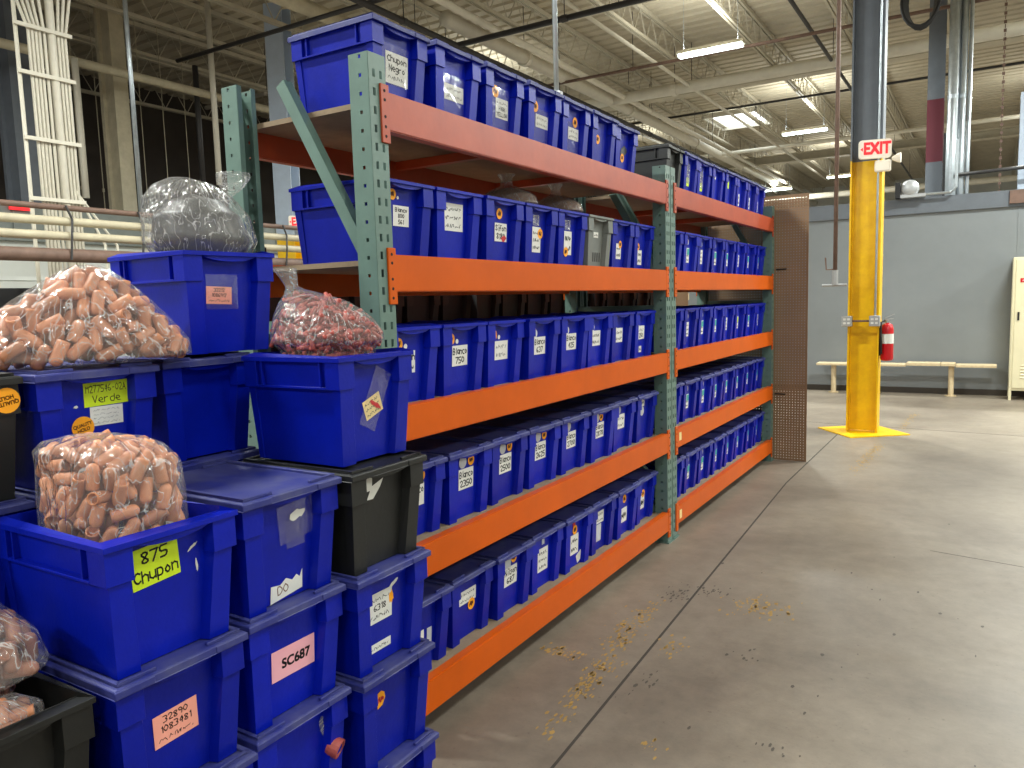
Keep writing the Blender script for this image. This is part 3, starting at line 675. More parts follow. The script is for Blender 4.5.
# ------------------------------------------------------------------ pallet racks
ZT = [2.351, 1.806, 1.273, .743, .213]; BH = .1286
SHELF = ['top shelf', 'second shelf', 'middle shelf', 'fourth shelf', 'bottom shelf']
PW, PD, PH = .084, .084, 2.466
def perforated(u_breaks, hole_cols, z0, z1, pitch, hh, place):
    """sheet with rectangular holes as open cells; place(u, z) gives a point"""
    rows = [z0]; holes = []; z = z0+pitch*.6
    while z+hh < z1-.005: rows += [z, z+hh]; holes.append(len(rows)-2); z += pitch
    rows.append(z1); nu = len(u_breaks); v = [place(u, z) for z in rows for u in u_breaks]; f = []
    for i in range(len(rows)-1):
        for k in range(nu-1):
            if i in holes and k in hole_cols: continue
            f.append((i*nu+k, i*nu+k+1, (i+1)*nu+k+1, (i+1)*nu+k))
    return v, f
def post_mesh(front):
    """channel post: aisle face with two rows of slots, side faces with one row of square holes; local x in [-PD,0], y in [0,PW]"""
    mb = MB(); h = PH
    ub = [0, .018, .031, .053, .066, PW]
    xf = 0 if front else -PD
    v, f = perforated(ub, (1, 3), .012, h, .06, .026, lambda u, z: (xf, u, z)); mb.add(v, f)
    for y in (0, PW):
        sb = [0, .030, .042, PD]
        v, f = perforated(sb, (1,), .012, h, .06, .012, lambda u, z: (xf-u if front else xf+u, y, z)); mb.add(v, f)
    for y in (0, PW):                                        # returned lips of the open side
        xr = -PD if front else 0
        y1 = .02 if y == 0 else PW-.02
        mb.add([(xr, y, .012), (xr, y1, .012), (xr, y1, h), (xr, y, h)], [(0, 1, 2, 3)])
    me = mb.mesh('post_front' if front else 'post_rear', M['green']); return me
POST_F, POST_R = post_mesh(True), post_mesh(False)
XF, XR = -1.758, -2.49
def frame(t, y):
    for nm, me, x in (('upright_post', POST_F, XF), ('upright_post', POST_R, XR+PD)):
        o = link(nm, me, t); o.location = (x, y, 0); s = o.modifiers.new('sheet', 'SOLIDIFY'); s.thickness = .003; s.offset = 0
        MB().box(x-PD-.012, x+.012, y-.012, y+PW+.012, 0, .010).build('foot_plate', M['green'], t)
    yb = y+PW/2; xa, xb = XF-PD+.012, XR+PD-.012
    for z in (.22, 1.56): MB().bar((xa, yb, z), (xb, yb, z), .04, .045).build('brace', M['green'], t)
    for z0, z1 in ((.30, .9), (1.48, .95), (1.80, 2.44)):
        MB().bar((xa, yb, z0), (xb if z1 != 2.44 else -2.20, yb, z1), .04, .045).build('brace', M['green'], t)
BEAM_COL = ['redorange', 'orange', 'orange', 'orange', 'orange']
def rack(y0, y1, label):
    t = thing('pallet_rack', label, 'rack')
    frame(t, y0); frame(t, y1)
    a, b = y0+PW, y1
    for lv, zt in enumerate(ZT):
        m_ = M[BEAM_COL[lv]]
        for fr in (1, 0):
            x0, x1 = ((-1.795, -1.75) if fr else (XR-.006, XR+.039))
            be = MB().box(x0, x1, a+.001, b-.001, zt-BH, zt).build('beam', m_, t, bevel=.004, seg=2)
            for yy, s in ((a, -1), (b, 1)):
                xc0, xc1 = (XF+.0005, XF+.0095) if fr else (XR-.0095, XR-.0005)
                q0, q1 = sorted((yy+s*.036, yy-s*.006)); c = MB().box(xc0, xc1, q0, q1, zt-.172, zt+.022).build('connector', m_, be, bevel=.002)
                if fr and lv < 4 or (fr and s > 0):
                    mb = MB()
                    for dz in (-.15, -.118, -.085, -.03, .0): mb.lathe([(.0055, 0), (.0055, .0008)], 8, xc1, yy+s*.018, zt+dz, 'X')
                    mb.build('rivet_holes', M['hole'], be)['kind'] = 'stuff'
        MB().box(XR+.04, -1.796, a+.004, b-.004, zt-.031, zt-.012).build('deck_board', M['deck'], t)
        for k in range(2):
            yk = a+(b-a)*(k+1)/3; MB().box(XR+.04, -1.796, yk-.02, yk+.02, zt-.07, zt-.032).build('deck_support', m_, t)
    return t
YA0, YA1, YB0, YB1 = 2.0, 4.762, 4.858, 7.64
r1 = rack(YA0, YA1, 'green and orange pallet rack full of blue totes beside the stacked totes')
r2 = rack(YB0, YB1, 'green and orange pallet rack full of blue totes ending at the pegboard')
MB().box(-1.7495, -1.7485, YB0+PW+.03, YB0+PW+.075, .115, .175).build('tag', M['cream_paper'], r2)
MB().box(-1.7495, -1.7485, YB0+PW+.03, YB0+PW+.075, .66, .715).build('tag', M['cream_paper'], r2)
# pegboard across the rack end, real perforations
pg = thing('pegboard', 'brown perforated pegboard panel standing at the end of the rack', 'pegboard', (-2.5, YB1+PW+.02, 0))
def peg_mesh():
    Wp, Hp, P_, hs = 1.055, 2.57, .0264, .0085; mb = MB(); us = [0]; hu = []
    u = .02
    while u+hs < Wp-.012: us += [u, u+hs]; hu.append(len(us)-2); u += P_
    us.append(Wp); zs = [.002]; hz = []; z = .022
    while z+hs < Hp-.012: zs += [z, z+hs]; hz.append(len(zs)-2); z += P_
    zs.append(Hp); nu = len(us); hu, hz = set(hu), set(hz)
    v = [(u, 0, z) for z in zs for u in us]
    f = [(i*nu+k, i*nu+k+1, (i+1)*nu+k+1, (i+1)*nu+k) for i in range(len(zs)-1) for k in range(nu-1) if not (i in hz and k in hu)]
    return mb.add(v, f)
pb = peg_mesh().build('panel', M['peg'], pg); s = pb.modifiers.new('sheet', 'SOLIDIFY'); s.thickness = .006; s.offset = 0
for z in (.66, 1.87): MB().tube([(.76, -.004, z), (.86, -.03, z)], .006, 6).build('wire_tie', M['steel_dark'], pg)

# totes on the racks ------------------------------------------------
def num(i): return ['first', 'second', 'third', 'fourth', 'fifth', 'sixth', 'seventh', 'eighth', 'ninth', 'tenth', 'eleventh', 'twelfth', 'thirteenth', 'fourteenth', 'fifteenth'][i]
XT = -1.799
BAY1 = [[2.115+.342*i for i in range(7)]] + [[2.105+.3285*i for i in range(8)] for _ in range(4)]
TXT = [[['Chupon', 'Negro', '~'], ['~', '~'], ['~', 'HIGH', 'YELLOW'], ['~', '~'], ['~', '~'], None, None],
       [['Blanco', '800', '561'], ['~', '~', '~'], ['Sifon', '8180'], ['~', '~', '~'], ['~', '~'], None, ['~', '~'], ['~', '~']],
       [['Blan', '~'], ['Blanco', '750'], ['~', '~'], ['Blanco', '637'], ['Blanco', '425'], ['~', '~'], ['~', '~'], ['~', '250']],
       [['Blanco', '50'], ['Blanco', '2350'], ['Blanco', '2500'], ['Blanco', '2625'], ['Blanco', '2700'], ['Blanco', '2878'], ['~', '~'], ['~']],
       [['~'], ['~ ', '~'], ['Nilson', '687'], ['~', '~', '~'], ['~', '~'], ['~', '~'], ['~'], ['~']]]
for lv in range(5):
    for i, y in enumerate(BAY1[lv]):
        tx = TXT[lv][i]; words = ' '.join(s for s in (tx or []) if not s.startswith('~'))
        where = f'{num(i)} from the stacked totes on the {SHELF[lv]}'
        kind = 'grey' if lv == 1 and i == 5 else 'blue'
        if words: lb = f'blue tote labelled {words}, {where}'
        elif kind == 'grey': lb = 'grey ribbed bin standing among blue totes on the second shelf'
        else: lb = f'blue tote with illegible label, {where}'
        # the near rack starts at the post by the foreground stacks
        zz = ZT[lv]-.0116
        t = tote(XT-rnd.uniform(0, .02), y+rnd.uniform(-.003, .003), zz, lb, kind, lid=(lv in (0, 3, 4)), rz=math.radians(rnd.uniform(-.8, .8) if i else 0), group=f'totes on the {SHELF[lv]} of the near rack', cat='bin' if kind == 'grey' else 'tote')
        if lv == 0 and i == 0: t.scale = (.9, 1, 1)
        if kind == 'grey':
            for k in range(5): sheet(t, -.055+.027*k, .07, .010, .05, 'black', name='vent_slot')
            label_paper(t, 0, .19, .06, .03, ['~']); continue
        if lv == 0:
            if i in (0,): label_paper(t, .01, .150, .125, .11, tx); tape(t, .0, .16, .15, .14)
            elif i == 1: label_paper(t, .01, .135, .13, .062, tx); tape(t, 0, .125, .15, .15)
            elif i == 2: sticker(t, -.035, .205, .026); label_paper(t, .02, .14, .10, .085, tx); tape(t, 0, .14, .15, .17)
            elif i in (3, 4): sticker(t, -.045+.04*(i-3)*2, .205, .026); label_paper(t, .02, .145, .115, .06, tx); tape(t, 0, .12, .15, .16)
            elif i == 5: sticker(t, -.03, .165, .025)
            else:
                sticker(t, .0, .12, .025); sheet(t, .02, .165, .11, .055, 'dark_bits', .2, name='dark_smear', shape=torn(.12, .06, 4)); sheet(t, -.06, .24, .035, .05, 'cream_paper')
        elif lv == 1:
            if i == 0: sticker(t, -.05, .24, .02); sticker(t, -.02, .23, .006, 'white_paper'); label_paper(t, .0, .165, .09, .075, tx)
            elif i == 1: label_paper(t, -.005, .185, .13, .11, tx)
            elif i == 2: sticker(t, -.005, .225, .024); label_paper(t, .01, .145, .10, .08, tx); sheet(t, .035, .12, .06, .03, 'red_ink', .2, .002, 'red_smear', torn(.05, .03, 9))
            elif i in (3, 4): label_paper(t, .0, .13, .08, .12, tx); sticker(t, .035 if i == 3 else -.02, .16 if i == 3 else .085, .024); tape(t, -.01, .22, .06, .05, m='film_milky')
            else: sticker(t, .02 if i == 6 else -.03, .155, .022); label_paper(t, .0, .115 if i == 6 else .09, .07, .09, tx)
        elif lv == 2:
            sticker(t, -.06, .225, .024); sticker(t, -.02 if i < 3 else -.045, .215, .010 if i < 3 else .02, 'white_paper', lift=.0028)
            label_paper(t, .004, .155, .11 if i else .07, .085, tx, ink='grey_ink' if i == 2 else 'ink', scale=None)
            if i == 7: label_paper(t, 0, .05, .04, .04, ['~'])
        elif lv == 3:
            if i < 7:
                sticker(t, -.02 if i < 4 else -.03, .238, .026, 'silver_paper'); sticker(t, .04 if i < 4 else (.02 if i == 5 else -.055), .238, .023)
                label_paper(t, .006, .165, .105, .088, tx)
                if i == 0: sheet(t, .0, .13, .05, .025, 'ink', .4, .002, 'black_mark', torn(.05, .02, 3))
            else: label_paper(t, -.01, .24, .06, .05, tx); sticker(t, -.015, .185, .03, 'silver_paper')
        else:
            if i == 0: label_paper(t, -.03, .10, .09, .11, tx); sheet(t, .05, .10, .03, .10, 'pale_paper')
            elif i == 1: label_paper(t, .0, .18, .13, .06, tx, rot=.0); sticker(t, .03, .135, .026)
            elif i == 2: sheet(t, -.02, .235, .05, .06, 'pale_paper'); sticker(t, .03, .245, .024); label_paper(t, .005, .165, .11, .09, tx)
            elif i == 3: sheet(t, .0, .24, .025, .045, 'pale_paper'); label_paper(t, .0, .14, .10, .12, tx)
            elif i == 4: sheet(t, -.01, .24, .03, .07, 'red_ink', .1, name='red_mark'); sticker(t, .0, .205, .026); label_paper(t, .0, .125, .09, .11, tx); sheet(t, .06, .04, .06, .05, 'white_paper', .4, name='loose_paper')
            elif i == 5: label_paper(t, .0, .19, .10, .07, tx); sheet(t, -.02, .10, .08, .10, 'pale_paper')
            elif i == 6: sticker(t, .0, .22, .026); label_paper(t, .0, .12, .09, .09, tx)
            else: label_paper(t, -.01, .12, .08, .09, tx); sticker(t, .005, .175, .026)
Y8 = [4.955 + .3345*i for i in range(8)]
for lv in range(5):
    for i in range(8):
        y = Y8[i]; kind = 'black' if (lv == 0 and i == 0) else 'blue'
        fe_ = num(7-i)
        if kind == 'black': lb = 'black lidded tote on the top shelf over the double middle posts'
        elif lv == 0: lb = f'blue tote on the top shelf, {fe_} tote from the pegboard'
        else: lb = f'blue tote with teal-and-white label on the {SHELF[lv]}, {fe_} tote from the pegboard'
        t = tote(XT-rnd.uniform(0, .015), y+rnd.uniform(-.005, .005), ZT[lv]-.0116, lb, kind, lid=(lv in (0, 3, 4)), rz=math.radians(rnd.uniform(-1, 1)), group=f'totes on the {SHELF[lv]} of the rack by the pegboard')
        if lv == 0:
            if kind == 'black': continue
            if i in (1, 2): tape(t, .0, .17, .09, .14, m='film_milky'); sheet(t, .0, .11, .07, .06, 'lime_paper')
            elif i == 4: sheet(t, -.01, .2, .07, .06, 'lime_paper')
            elif i == 3: sticker(t, .0, .22, .018, 'white_paper')
            else: label_paper(t, -.01, .11, .06, .10, ['~', '~'])
        else:
            sticker(t, -.01, .228, .020, 'pale_paper'); sheet(t, -.015, .235, .012, .012, 'red_ink', lift=.0034, name='sticker_print', shape=torn(.022, .02, i+lv))
            o = label_paper(t, .0, .135, .062, .105, ['', '~', '~'] if (i+lv) % 3 else ['~', '~', '~'])
            if lv >= 3 or (i+lv) % 3 != 0: sheet(t, .006, .16, .046, .042, 'lime_paper' if (lv == 2 and i == 5) else 'teal_paper', lift=.0024, name='label_patch')

cd = thing('brown_board', 'plain brown board standing on the floor behind the pegboard', 'board', (-3.25, YB1+PW+.10, 0))
MB().box(-.6, .6, 0, .012, 0, 1.95).build('board', M['peg'], cd)
for z in (.3, 1.6): MB().box(-.6, .6, .012, .04, z, z+.07).build('batten', M['wood'], cd)
# dark shelving added behind the racks so their gaps stay dark, with black totes
sh = thing('added_shelving', 'long dark steel shelving added behind the racks to darken the gaps', 'shelving', (-3.02, 2.3, 0))
for y in (.03, 1.7, 3.4, 5.2):
    for x in (-.3, .3): MB().box(x-.02, x+.02, y-.02, y+.02, 0, 1.9).build('post', M['steel_dark'], sh)
for z in (.25, .7, 1.15, 1.42): MB().box(-.3, .3, 0, 5.24, z-.025, z).build('shelf', M['steel_dark'], sh)
MB().box(-.325, -.305, 0, 5.24, .05, 1.86).build('back_panel', M['steel_dark'], sh)  # added dark sheet that blocks the bright hall behind the gaps
for i in range(15):
    tote(-2.748, 2.36+.335*i, 1.4205, f'black tote on the dark shelving behind the racks, {num(14-i)} from the pegboard', 'black', lid=False, group='black totes behind the racks')
wc = thing('white_carton', 'white printed carton lying above the black totes behind the rack', 'carton', (-2.98, 5.55, 1.7095))
MB().box(-.2, .2, -.4, .4, 0, .12).build('box', M['white_paper'], wc, bevel=.003); MB().box(.2, .201, -.25, .3, .04, .07).build('print', M['grey_ink'], wc)

# ------------------------------------------------------------------ stacked totes in the foreground
HB = .296
def px_label(t, x_plane, x, y):
    p = at(x, y, 'X', x_plane-.03); return p.y-t.location.y, p.z-t.location.z
HB2 = .2995
def stack(xf, y, n, base_label, tops, jit=.006, HB=HB):
    out = []
    for k in range(n):
        kind, lid, lb = tops.get(k, ('blue', True, base_label(k)))
        out.append(tote(xf+rnd.uniform(-jit, jit), y+rnd.uniform(-jit, jit)*.4, k*HB, lb, kind, lid, group='totes stacked beside the rack'))
    return out
lvl = ['on the floor', 'second from the floor', 'third from the floor', 'fourth from the floor']
XA = -1.445
A = stack(XA, .812, 4, lambda k: f'blue lidded tote under the 875 tote, {lvl[k]}', {2: ('blue', True, 'blue lidded tote with salmon handwritten label under the 875 tote'), 3: ('blue', False, 'open blue tote labelled 875 Chupon holding a bag of tan caps')})
B = stack(-1.46, 1.150, 4, lambda k: f'blue lidded tote under the SC687 tote, {lvl[k]}', {1: ('blue', True, 'blue lidded tote with a red cap hanging out, under the SC687 tote'), 2: ('blue', True, 'blue lidded tote labelled SC687 in bold on pink paper'), 3: ('blue', True, 'dusty-lidded blue tote with torn tape on top of the SC687 tote')})
C = stack(-1.43, 1.487, 4, lambda k: 'blue lidded tote standing on the floor below the stacked black tote', {1: ('blue', True, 'blue lidded tote with torn yellow sticker under the 6318 tote'), 2: ('blue', True, 'blue lidded tote with white label reading 6318'), 3: ('black', True, 'black lidded tote with torn white label on the 6318 tote')})
C5 = tote(-1.47, 1.50, 4*HB+.006, 'open blue tote with taped torn label holding a bag of red pieces', 'blue', False, rz=0, group='totes stacked beside the rack')
C5.scale = (.86, 1, 1.06); C5.location.x += TL*.07

Mst = stack(-1.91, .945, 5, lambda k: f'blue lidded tote behind the 875 stack, {lvl[min(k, 3)]}', {4: ('blue', True, 'blue lidded tote with lime label reading M277546-02A Verde')}, .003, HB2)
Rst = stack(-1.945, 1.300, 5, lambda k: f'blue lidded tote behind the SC687 stack, {lvl[min(k, 3)]}', {4: ('blue', True, 'plain blue lidded tote under the tote with the knotted grey bag')}, .003, HB2)
Lst = stack(-1.935, .608, 5, lambda k: f'blue lidded tote under the black tote with orange sticker, {lvl[min(k, 3)]}', {3: ('blue', True, 'blue lidded tote with orange sticker under the black tote'), 4: ('black', True, 'black tote with upside-down orange QUALITY HOLD sticker')}, .003, HB2)
P6 = tote(-1.95, 1.395, 5*HB2+.006, 'open blue tote with salmon label under the knotted grey bag', 'blue', False, rz=math.radians(-3), group='totes stacked beside the rack')
P6.scale = (.9, 1, 1.05); P6.location.x += TL*.05
K = [tote(-1.475, .470, k*HB, ['black tote on the floor beside the 875 stack', 'black lidded tote in the middle beside the 875 stack', 'open black tote holding two cap bags beside the 875 stack'][k], 'black', k < 2, group='totes stacked beside the rack') for k in range(3)]
# their labels
def lab(t, xp, box, lines, m, **k):
    (xa, ya), (xb, yb) = box; u0, v0 = px_label(t, xp, xa, ya); u1, v1 = px_label(t, xp, xb, yb)
    return label_paper(t, (u0+u1)/2, (v0+v1)/2, abs(u1-u0), abs(v0-v1), lines, m, **k)
# 875 Chupon
u, v = px_label(A[3], XA, 159, 564); label_paper(A[3], u, v, .112, .088, ['875', 'Chupon'], 'lime_paper', rot=math.radians(5), pen=.0042)
sheet(A[3], u+.09, v+.01, .03, .012, 'white_paper', .6, name='torn_paper', shape=torn(.03, .008, 2)); sheet(A[3], u+.1, v-.035, .01, .04, 'white_paper', .1, name='torn_paper', shape=torn(.006, .035, 6))
u, v = px_label(A[2], XA, 181, 724); label_paper(A[2], u, v, .108, .075, ['32890', '1083481', '~'], 'salmon_paper', rot=math.radians(3), pen=.0022)
# SC687
u, v = px_label(B[2], -1.46, 298, 659); o = sheet(B[2], u, v, .145, .082, 'pink_paper')
vv, f = text_flat('SC687', .036, .0011); MB().add([(.0009, p[0]+.008, p[1]-.002) for p in vv], f).build('lettering', M['ink'], o)
# taped dusty tote
u, v = px_label(B[3], -1.46, 297, 520); tape(B[3], u+.01, v, .13, .10, .1); sheet(B[3], u+.005, v+.012, .06, .02, 'white_paper', .25, .004, 'torn_paper', torn(.07, .03, 12)); tape(B[3], u, v-.035, .06, .07, .05)
u, v = px_label(B[3], -1.46, 292, 588); o = sheet(B[3], u, v, .11, .05, 'white_paper', .05, shape=[(-.055, -.028), (.052, -.02), (.055, .03), (.045, .012), (.035, .022), (.02, .012), (.0, .024), (-.02, .012), (-.05, .018)])
q, wl_ = strokes('DO', .022, .0025); put_quads(q, o, M['brown_ink'], -.03, -.012)['kind'] = 'stuff'
# red cap hanging out
u, v = px_label(B[1], -1.46, 330, 735); tape(B[1], u, v+.02, .05, .09, .3, 'film_milky', torn(.06, .11, 8)); sheet(B[1], u+.012, v+.018, .025, .04, 'cream_paper', .3, .004, 'torn_paper', [(-.012, -.02), (.014, -.004), (0, .022)])
mb = MB(); mb.lathe([(.0, .0), (.024, .0), (.027, .01), (.027, .035), (.022, .035), (.020, .012), (.0, .012)], 16, 0, 0, 0, 'X'); o = mb.build('red_cap', M['red_bits'], B[1], smooth=False); o.location = (panel_x(v)+.004, u+.008, v-.035); o.rotation_euler = (0, .35, .35)
# 6318
u, v = px_label(C[2], -1.43, 383, 607); label_paper(C[2], u, v, .105, .09, ['~', '6318', '~'], 'white_paper', pen=.003); sheet(C[2], u+.05, v+.012, .02, .035, 'orange_paper', 0, .002, 'sticker_remnant', torn(.022, .045, 3)); sheet(C[2], u+.06, v+.05, .05, .012, 'white_paper', .4, name='torn_paper', shape=torn(.05, .015, 5))
u, v = px_label(C[2], -1.43, 383, 648); label_paper(C[2], u, v, .112, .026, ['~'], 'white_paper')
u, v = px_label(C[1], -1.43, 384, 700); o = sheet(C[1], u, v, .04, .05, 'orange_paper', 0, name='torn_sticker', shape=[(-.015, -.026), (.006, -.02), (.018, 0), (.014, .018), (0, .026), (-.015, .022)])
q, wl_ = scribble(.024, .02, .003, 77); put_quads(q, o, M['red_ink'], -.012, -.01, 'lettering')
# black tote torn label
u, v = px_label(C[3], -1.43, 375, 487); sheet(C[3], u, v, .09, .06, 'white_paper', .2, name='torn_label', shape=[(-.05, .015), (-.01, .035), (.004, .03), (-.002, .002), (.048, .008), (.03, -.012), (-.005, -.036), (-.03, -.03), (-.012, -.008), (-.045, -.002)])
# C5 taped label
u, v = px_label(C5, -1.47, 375, 409); o = label_paper(C5, u, v, .075, .055, ['~', '~', '~'], 'cream_paper', rot=.35, pen=.0025); sheet(C5, u+.012, v+.002, .05, .02, 'red_ink', -.5, .003, 'red_mark', torn(.06, .016, 3)); tape(C5, u+.01, v+.02, .07, .17, -.45)
# M277546-02A Verde
xm = -1.91
u, v = px_label(Mst[4], xm, 108, 393); label_paper(Mst[4], u, v, .118, .062, ['M277546-02A', 'Verde'], 'lime_paper', rot=math.radians(1), pen=.0022)
u, v = px_label(Mst[4], xm, 108, 413); o = label_paper(Mst[4], u+.004, v-.006, .088, .05, ['~', '~', '~', '~'], 'white_paper', ink='grey_ink', lift=.0008)
u, v = px_label(Mst[4], xm, 86, 428); sticker(Mst[4], u, v, .029, text='QUALITY\nHOLD', rot=math.radians(12), ink='brown_ink')
for du, dv in ((-.075, .0), (.085, .012)): sheet(Mst[4], u+.06+du, v+.055+dv, .012, .008, 'white_paper', 0, name='torn_paper', shape=torn(.014, .008, 4))
def corner_sticker(t, u, v, rot):
    o = sticker(t, u, v, .030, text='QUALITY\nHOLD', rot=math.radians(rot)); o.location.x = TL/2-.0055; o.rotation_euler.y = 0
corner_sticker(Lst[4], .126, .238, 190)
corner_sticker(Lst[3], .126, .236, 20)
u, v = px_label(P6, -1.95, 222, 298); label_paper(P6, u, v, .088, .050, ['32212', '1086917', '~'], 'salmon_paper', rot=math.radians(-2), pen=.0018); tape(P6, u+.01, v+.01, .11, .10)
sheet(K[2], .05, .10, .03, .06, 'cream_paper', .5, name='torn_paper', shape=torn(.04, .04, 7)); tape(K[2], .05, .13, .05, .11, .2, 'tape', torn(.05, .10, 2))

# ------------------------------------------------------------------ bags
def bag_shape(prof, rx, ry, n=2.3, folds=.05, seed=0, asym=None):
    """prof: list of (height, scale, du, dv, fold) -> function(t, a) giving a local point"""
    r = random.Random(seed); ph = [(r.randint(7, 23), r.uniform(0, 6.28), r.uniform(.4, 1)) for _ in range(6)]
    lo = [(r.randint(2, 5), r.uniform(0, 6.28), r.uniform(.3, 1)) for _ in range(3)]
    hs = np.linspace(0, 1, len(prof)); P_ = np.array(prof, float)
    def ev(t): 
        return [float(np.interp(t, hs, P_[:, k])) for k in range(5)]
    def f(t, a, shrink=1.0):
        z, s, du, dv, fo = ev(t); c, sn = math.cos(a), math.sin(a)
        k = (abs(c)**n + abs(sn)**n)**(-1/n)
        fold = sum(w_*math.sin(q*a+p) for q, p, w_ in ph)/3; low = sum(w_*math.sin(q*a+p+3*t) for q, p, w_ in lo)/3
        k *= s*shrink*(1+folds*fo*fold+.045*low)
        return Vector((du+rx*k*c, dv+ry*k*sn, z))
    return f
def bag_mesh(f, name, m, na=88, nt=46):
    mb = MB(); mb.loft([[f(t, 2*PI*k/na) for k in range(na)] for t in np.linspace(0, 1, nt)]); return mb.mesh(name, m, smooth=True)
def cap_mesh(name, m, R=.0125, L_=.052):
    prof = [(.0, .0)] + [(R*math.sin(a), R*(1-math.cos(a))) for a in (.5, 1.0, PI/2)] + [(R*1.02, L_*.9), (R*1.02, L_), (R*.84, L_), (R*.8, L_*.7), (.0, L_*.6)]
    mb = MB(); mb.lathe([(max(r_, 1e-4), z-L_/2) for r_, z in prof], 10); return mb.mesh(name, m, smooth=True)
CAP = {k: cap_mesh(k, M[k]) for k in ('tan_cap', 'brown_cap')}
def fill_caps(org, rz, f, inside, count, me, label, group, seed, zmin=-1, R=.0125, L_=.052, tries=30000, sc=1.0):
    """pack caps into the bag: first a layer against the film, then the core"""
    r = random.Random(seed); Rm = Matrix.Rotation(rz, 3, 'Z'); S = np.zeros((0, 3)); placed = 0; R *= sc; L_ *= sc; hl = L_/2-R
    to_cam = (Rm.inverted() @ (Vector((0, 0, 0))-Vector((org[0], org[1], 0)))).normalized()
    for k in range(tries):
        if placed >= count: break
        t, a = r.random(), r.uniform(0, 2*PI); sh = r.uniform(.78, .96) if k < tries*.7 else r.uniform(.2, .8)
        p = f(t, a, sh); p.z = p.z - r.uniform(0, .02)
        if p.z < zmin: continue
        if Vector((p.x, p.y, 0)).dot(to_cam) < -.03 and r.random() < .7: continue
        q = f(t, a+.05, sh); tan = (q-p).normalized(); up = f(min(1, t+.03), a, sh)-p
        up = up.normalized() if up.length > 1e-5 else Vector((0, 0, 1))
        d = (tan*r.gauss(0, 1.3)+up*r.gauss(0, .65)+Vector((r.gauss(0, .35), r.gauss(0, .35), r.gauss(0, .2)))).normalized()
        if not all(inside(e, R*.98) for e in (p+d*hl, p, p-d*hl)): continue
        pts = np.array([list(p+d*hl*s_) for s_ in (-1, -.33, .33, 1)])
        if len(S) and (((S[None]-pts[:, None])**2).sum(-1)).min() < (1.62*R)**2: continue
        S = np.vstack([S, pts]); o = link('rubber_cap', me); placed += 1
        o.location = Vector(org) + Rm @ p; o.scale = (sc,)*3
        o.rotation_mode = 'QUATERNION'; o.rotation_quaternion = (Rm @ d).to_track_quat('Z', 'Y')
        tag(o, label, 'cap', group)
    return placed
def inside_of(f, ts=70):
    """solid test for a bag shape: horizontal clearance to the film at the point's height"""
    zs, cs, tab = [], [], []; ang = np.linspace(-PI, PI, 73)
    for t in np.linspace(0, 1, ts):
        ring = [f(t, 2*PI*k/48) for k in range(48)]; c = sum(ring, Vector())/48
        th = np.array([math.atan2(p.y-c.y, p.x-c.x) for p in ring]); rr = np.array([(p.xy-c.xy).length for p in ring])
        o = np.argsort(th); tab.append(np.interp(ang, th[o], rr[o], period=2*PI)); zs.append(ring[0].z); cs.append((c.x, c.y))
    zs = np.array(zs); cs = np.array(cs); tab = np.array(tab)
    def ok(p, m_):
        if p.z < zs[0]+m_*.8 or p.z > zs[-1]-m_: return False
        for dz in (0, m_*.7):
            z = p.z+dz; cx = np.interp(z, zs, cs[:, 0]); cy = np.interp(z, zs, cs[:, 1]); dx, dy = p.x-cx, p.y-cy
            k = int(round((math.atan2(dy, dx)+PI)/(2*PI)*72)); i = int(np.clip(np.searchsorted(zs, z), 1, ts-1)); w_ = (z-zs[i-1])/max(1e-9, zs[i]-zs[i-1])
            if tab[i-1][k]*(1-w_)+tab[i][k]*w_ - math.hypot(dx, dy) < m_*(1 if dz == 0 else .6): return False
        return True
    return ok

# tan caps on the Verde tote
f = bag_shape([(0, .86, 0, 0, .1), (.012, 1.0, 0, 0, .15), (.05, .99, 0, 0, .2), (.11, .82, 0, 0, .3), (.17, .58, .01, 0, .5), (.215, .36, .02, 0, .8), (.245, .2, .025, 0, 1.2), (.258, .09, .03, 0, 1.4)], .275, .160, 2.2, .05, 21)
org = (-2.055, 1.145, 5*HB2+.006); rz = math.radians(60)
t = thing('plastic_bag', 'clear bag heaped with tan rubber caps on the Verde tote', 'bag', org, rz); link('bag_film', bag_mesh(f, 'bag_film', M['film']), t)
fill_caps(org, rz, f, inside_of(f), 140, CAP['tan_cap'], 'tan rubber cap inside the clear bag on the Verde tote', 'caps in the bag on the Verde tote', 4, sc=1.28)
# 875 bag
f = bag_shape([(0, .86, 0, 0, .1), (.02, .95, 0, 0, .1), (.2, 1, 0, 0, .12), (.33, 1.0, 0, 0, .2), (.40, .97, 0, 0, .45), (.435, .88, -.01, -.01, .8), (.455, .66, -.02, -.02, 1.2), (.462, .38, -.03, -.03, 1.5), (.468, .14, -.04, -.04, 1.8)], .162, .126, 3.0, .045, 5)
org = (A[3].location.x, A[3].location.y, A[3].location.z+.008)
t = thing('plastic_bag', 'clear gathered bag of tan rubber caps standing in the 875 tote', 'bag', org); link('bag_film', bag_mesh(f, 'bag_film', M['film']), t)
fill_caps(org, 0, f, inside_of(f), 160, CAP['tan_cap'], 'tan rubber cap inside the clear bag in the 875 tote', 'caps in the bag of the 875 tote', 9, zmin=.22, sc=1.1)
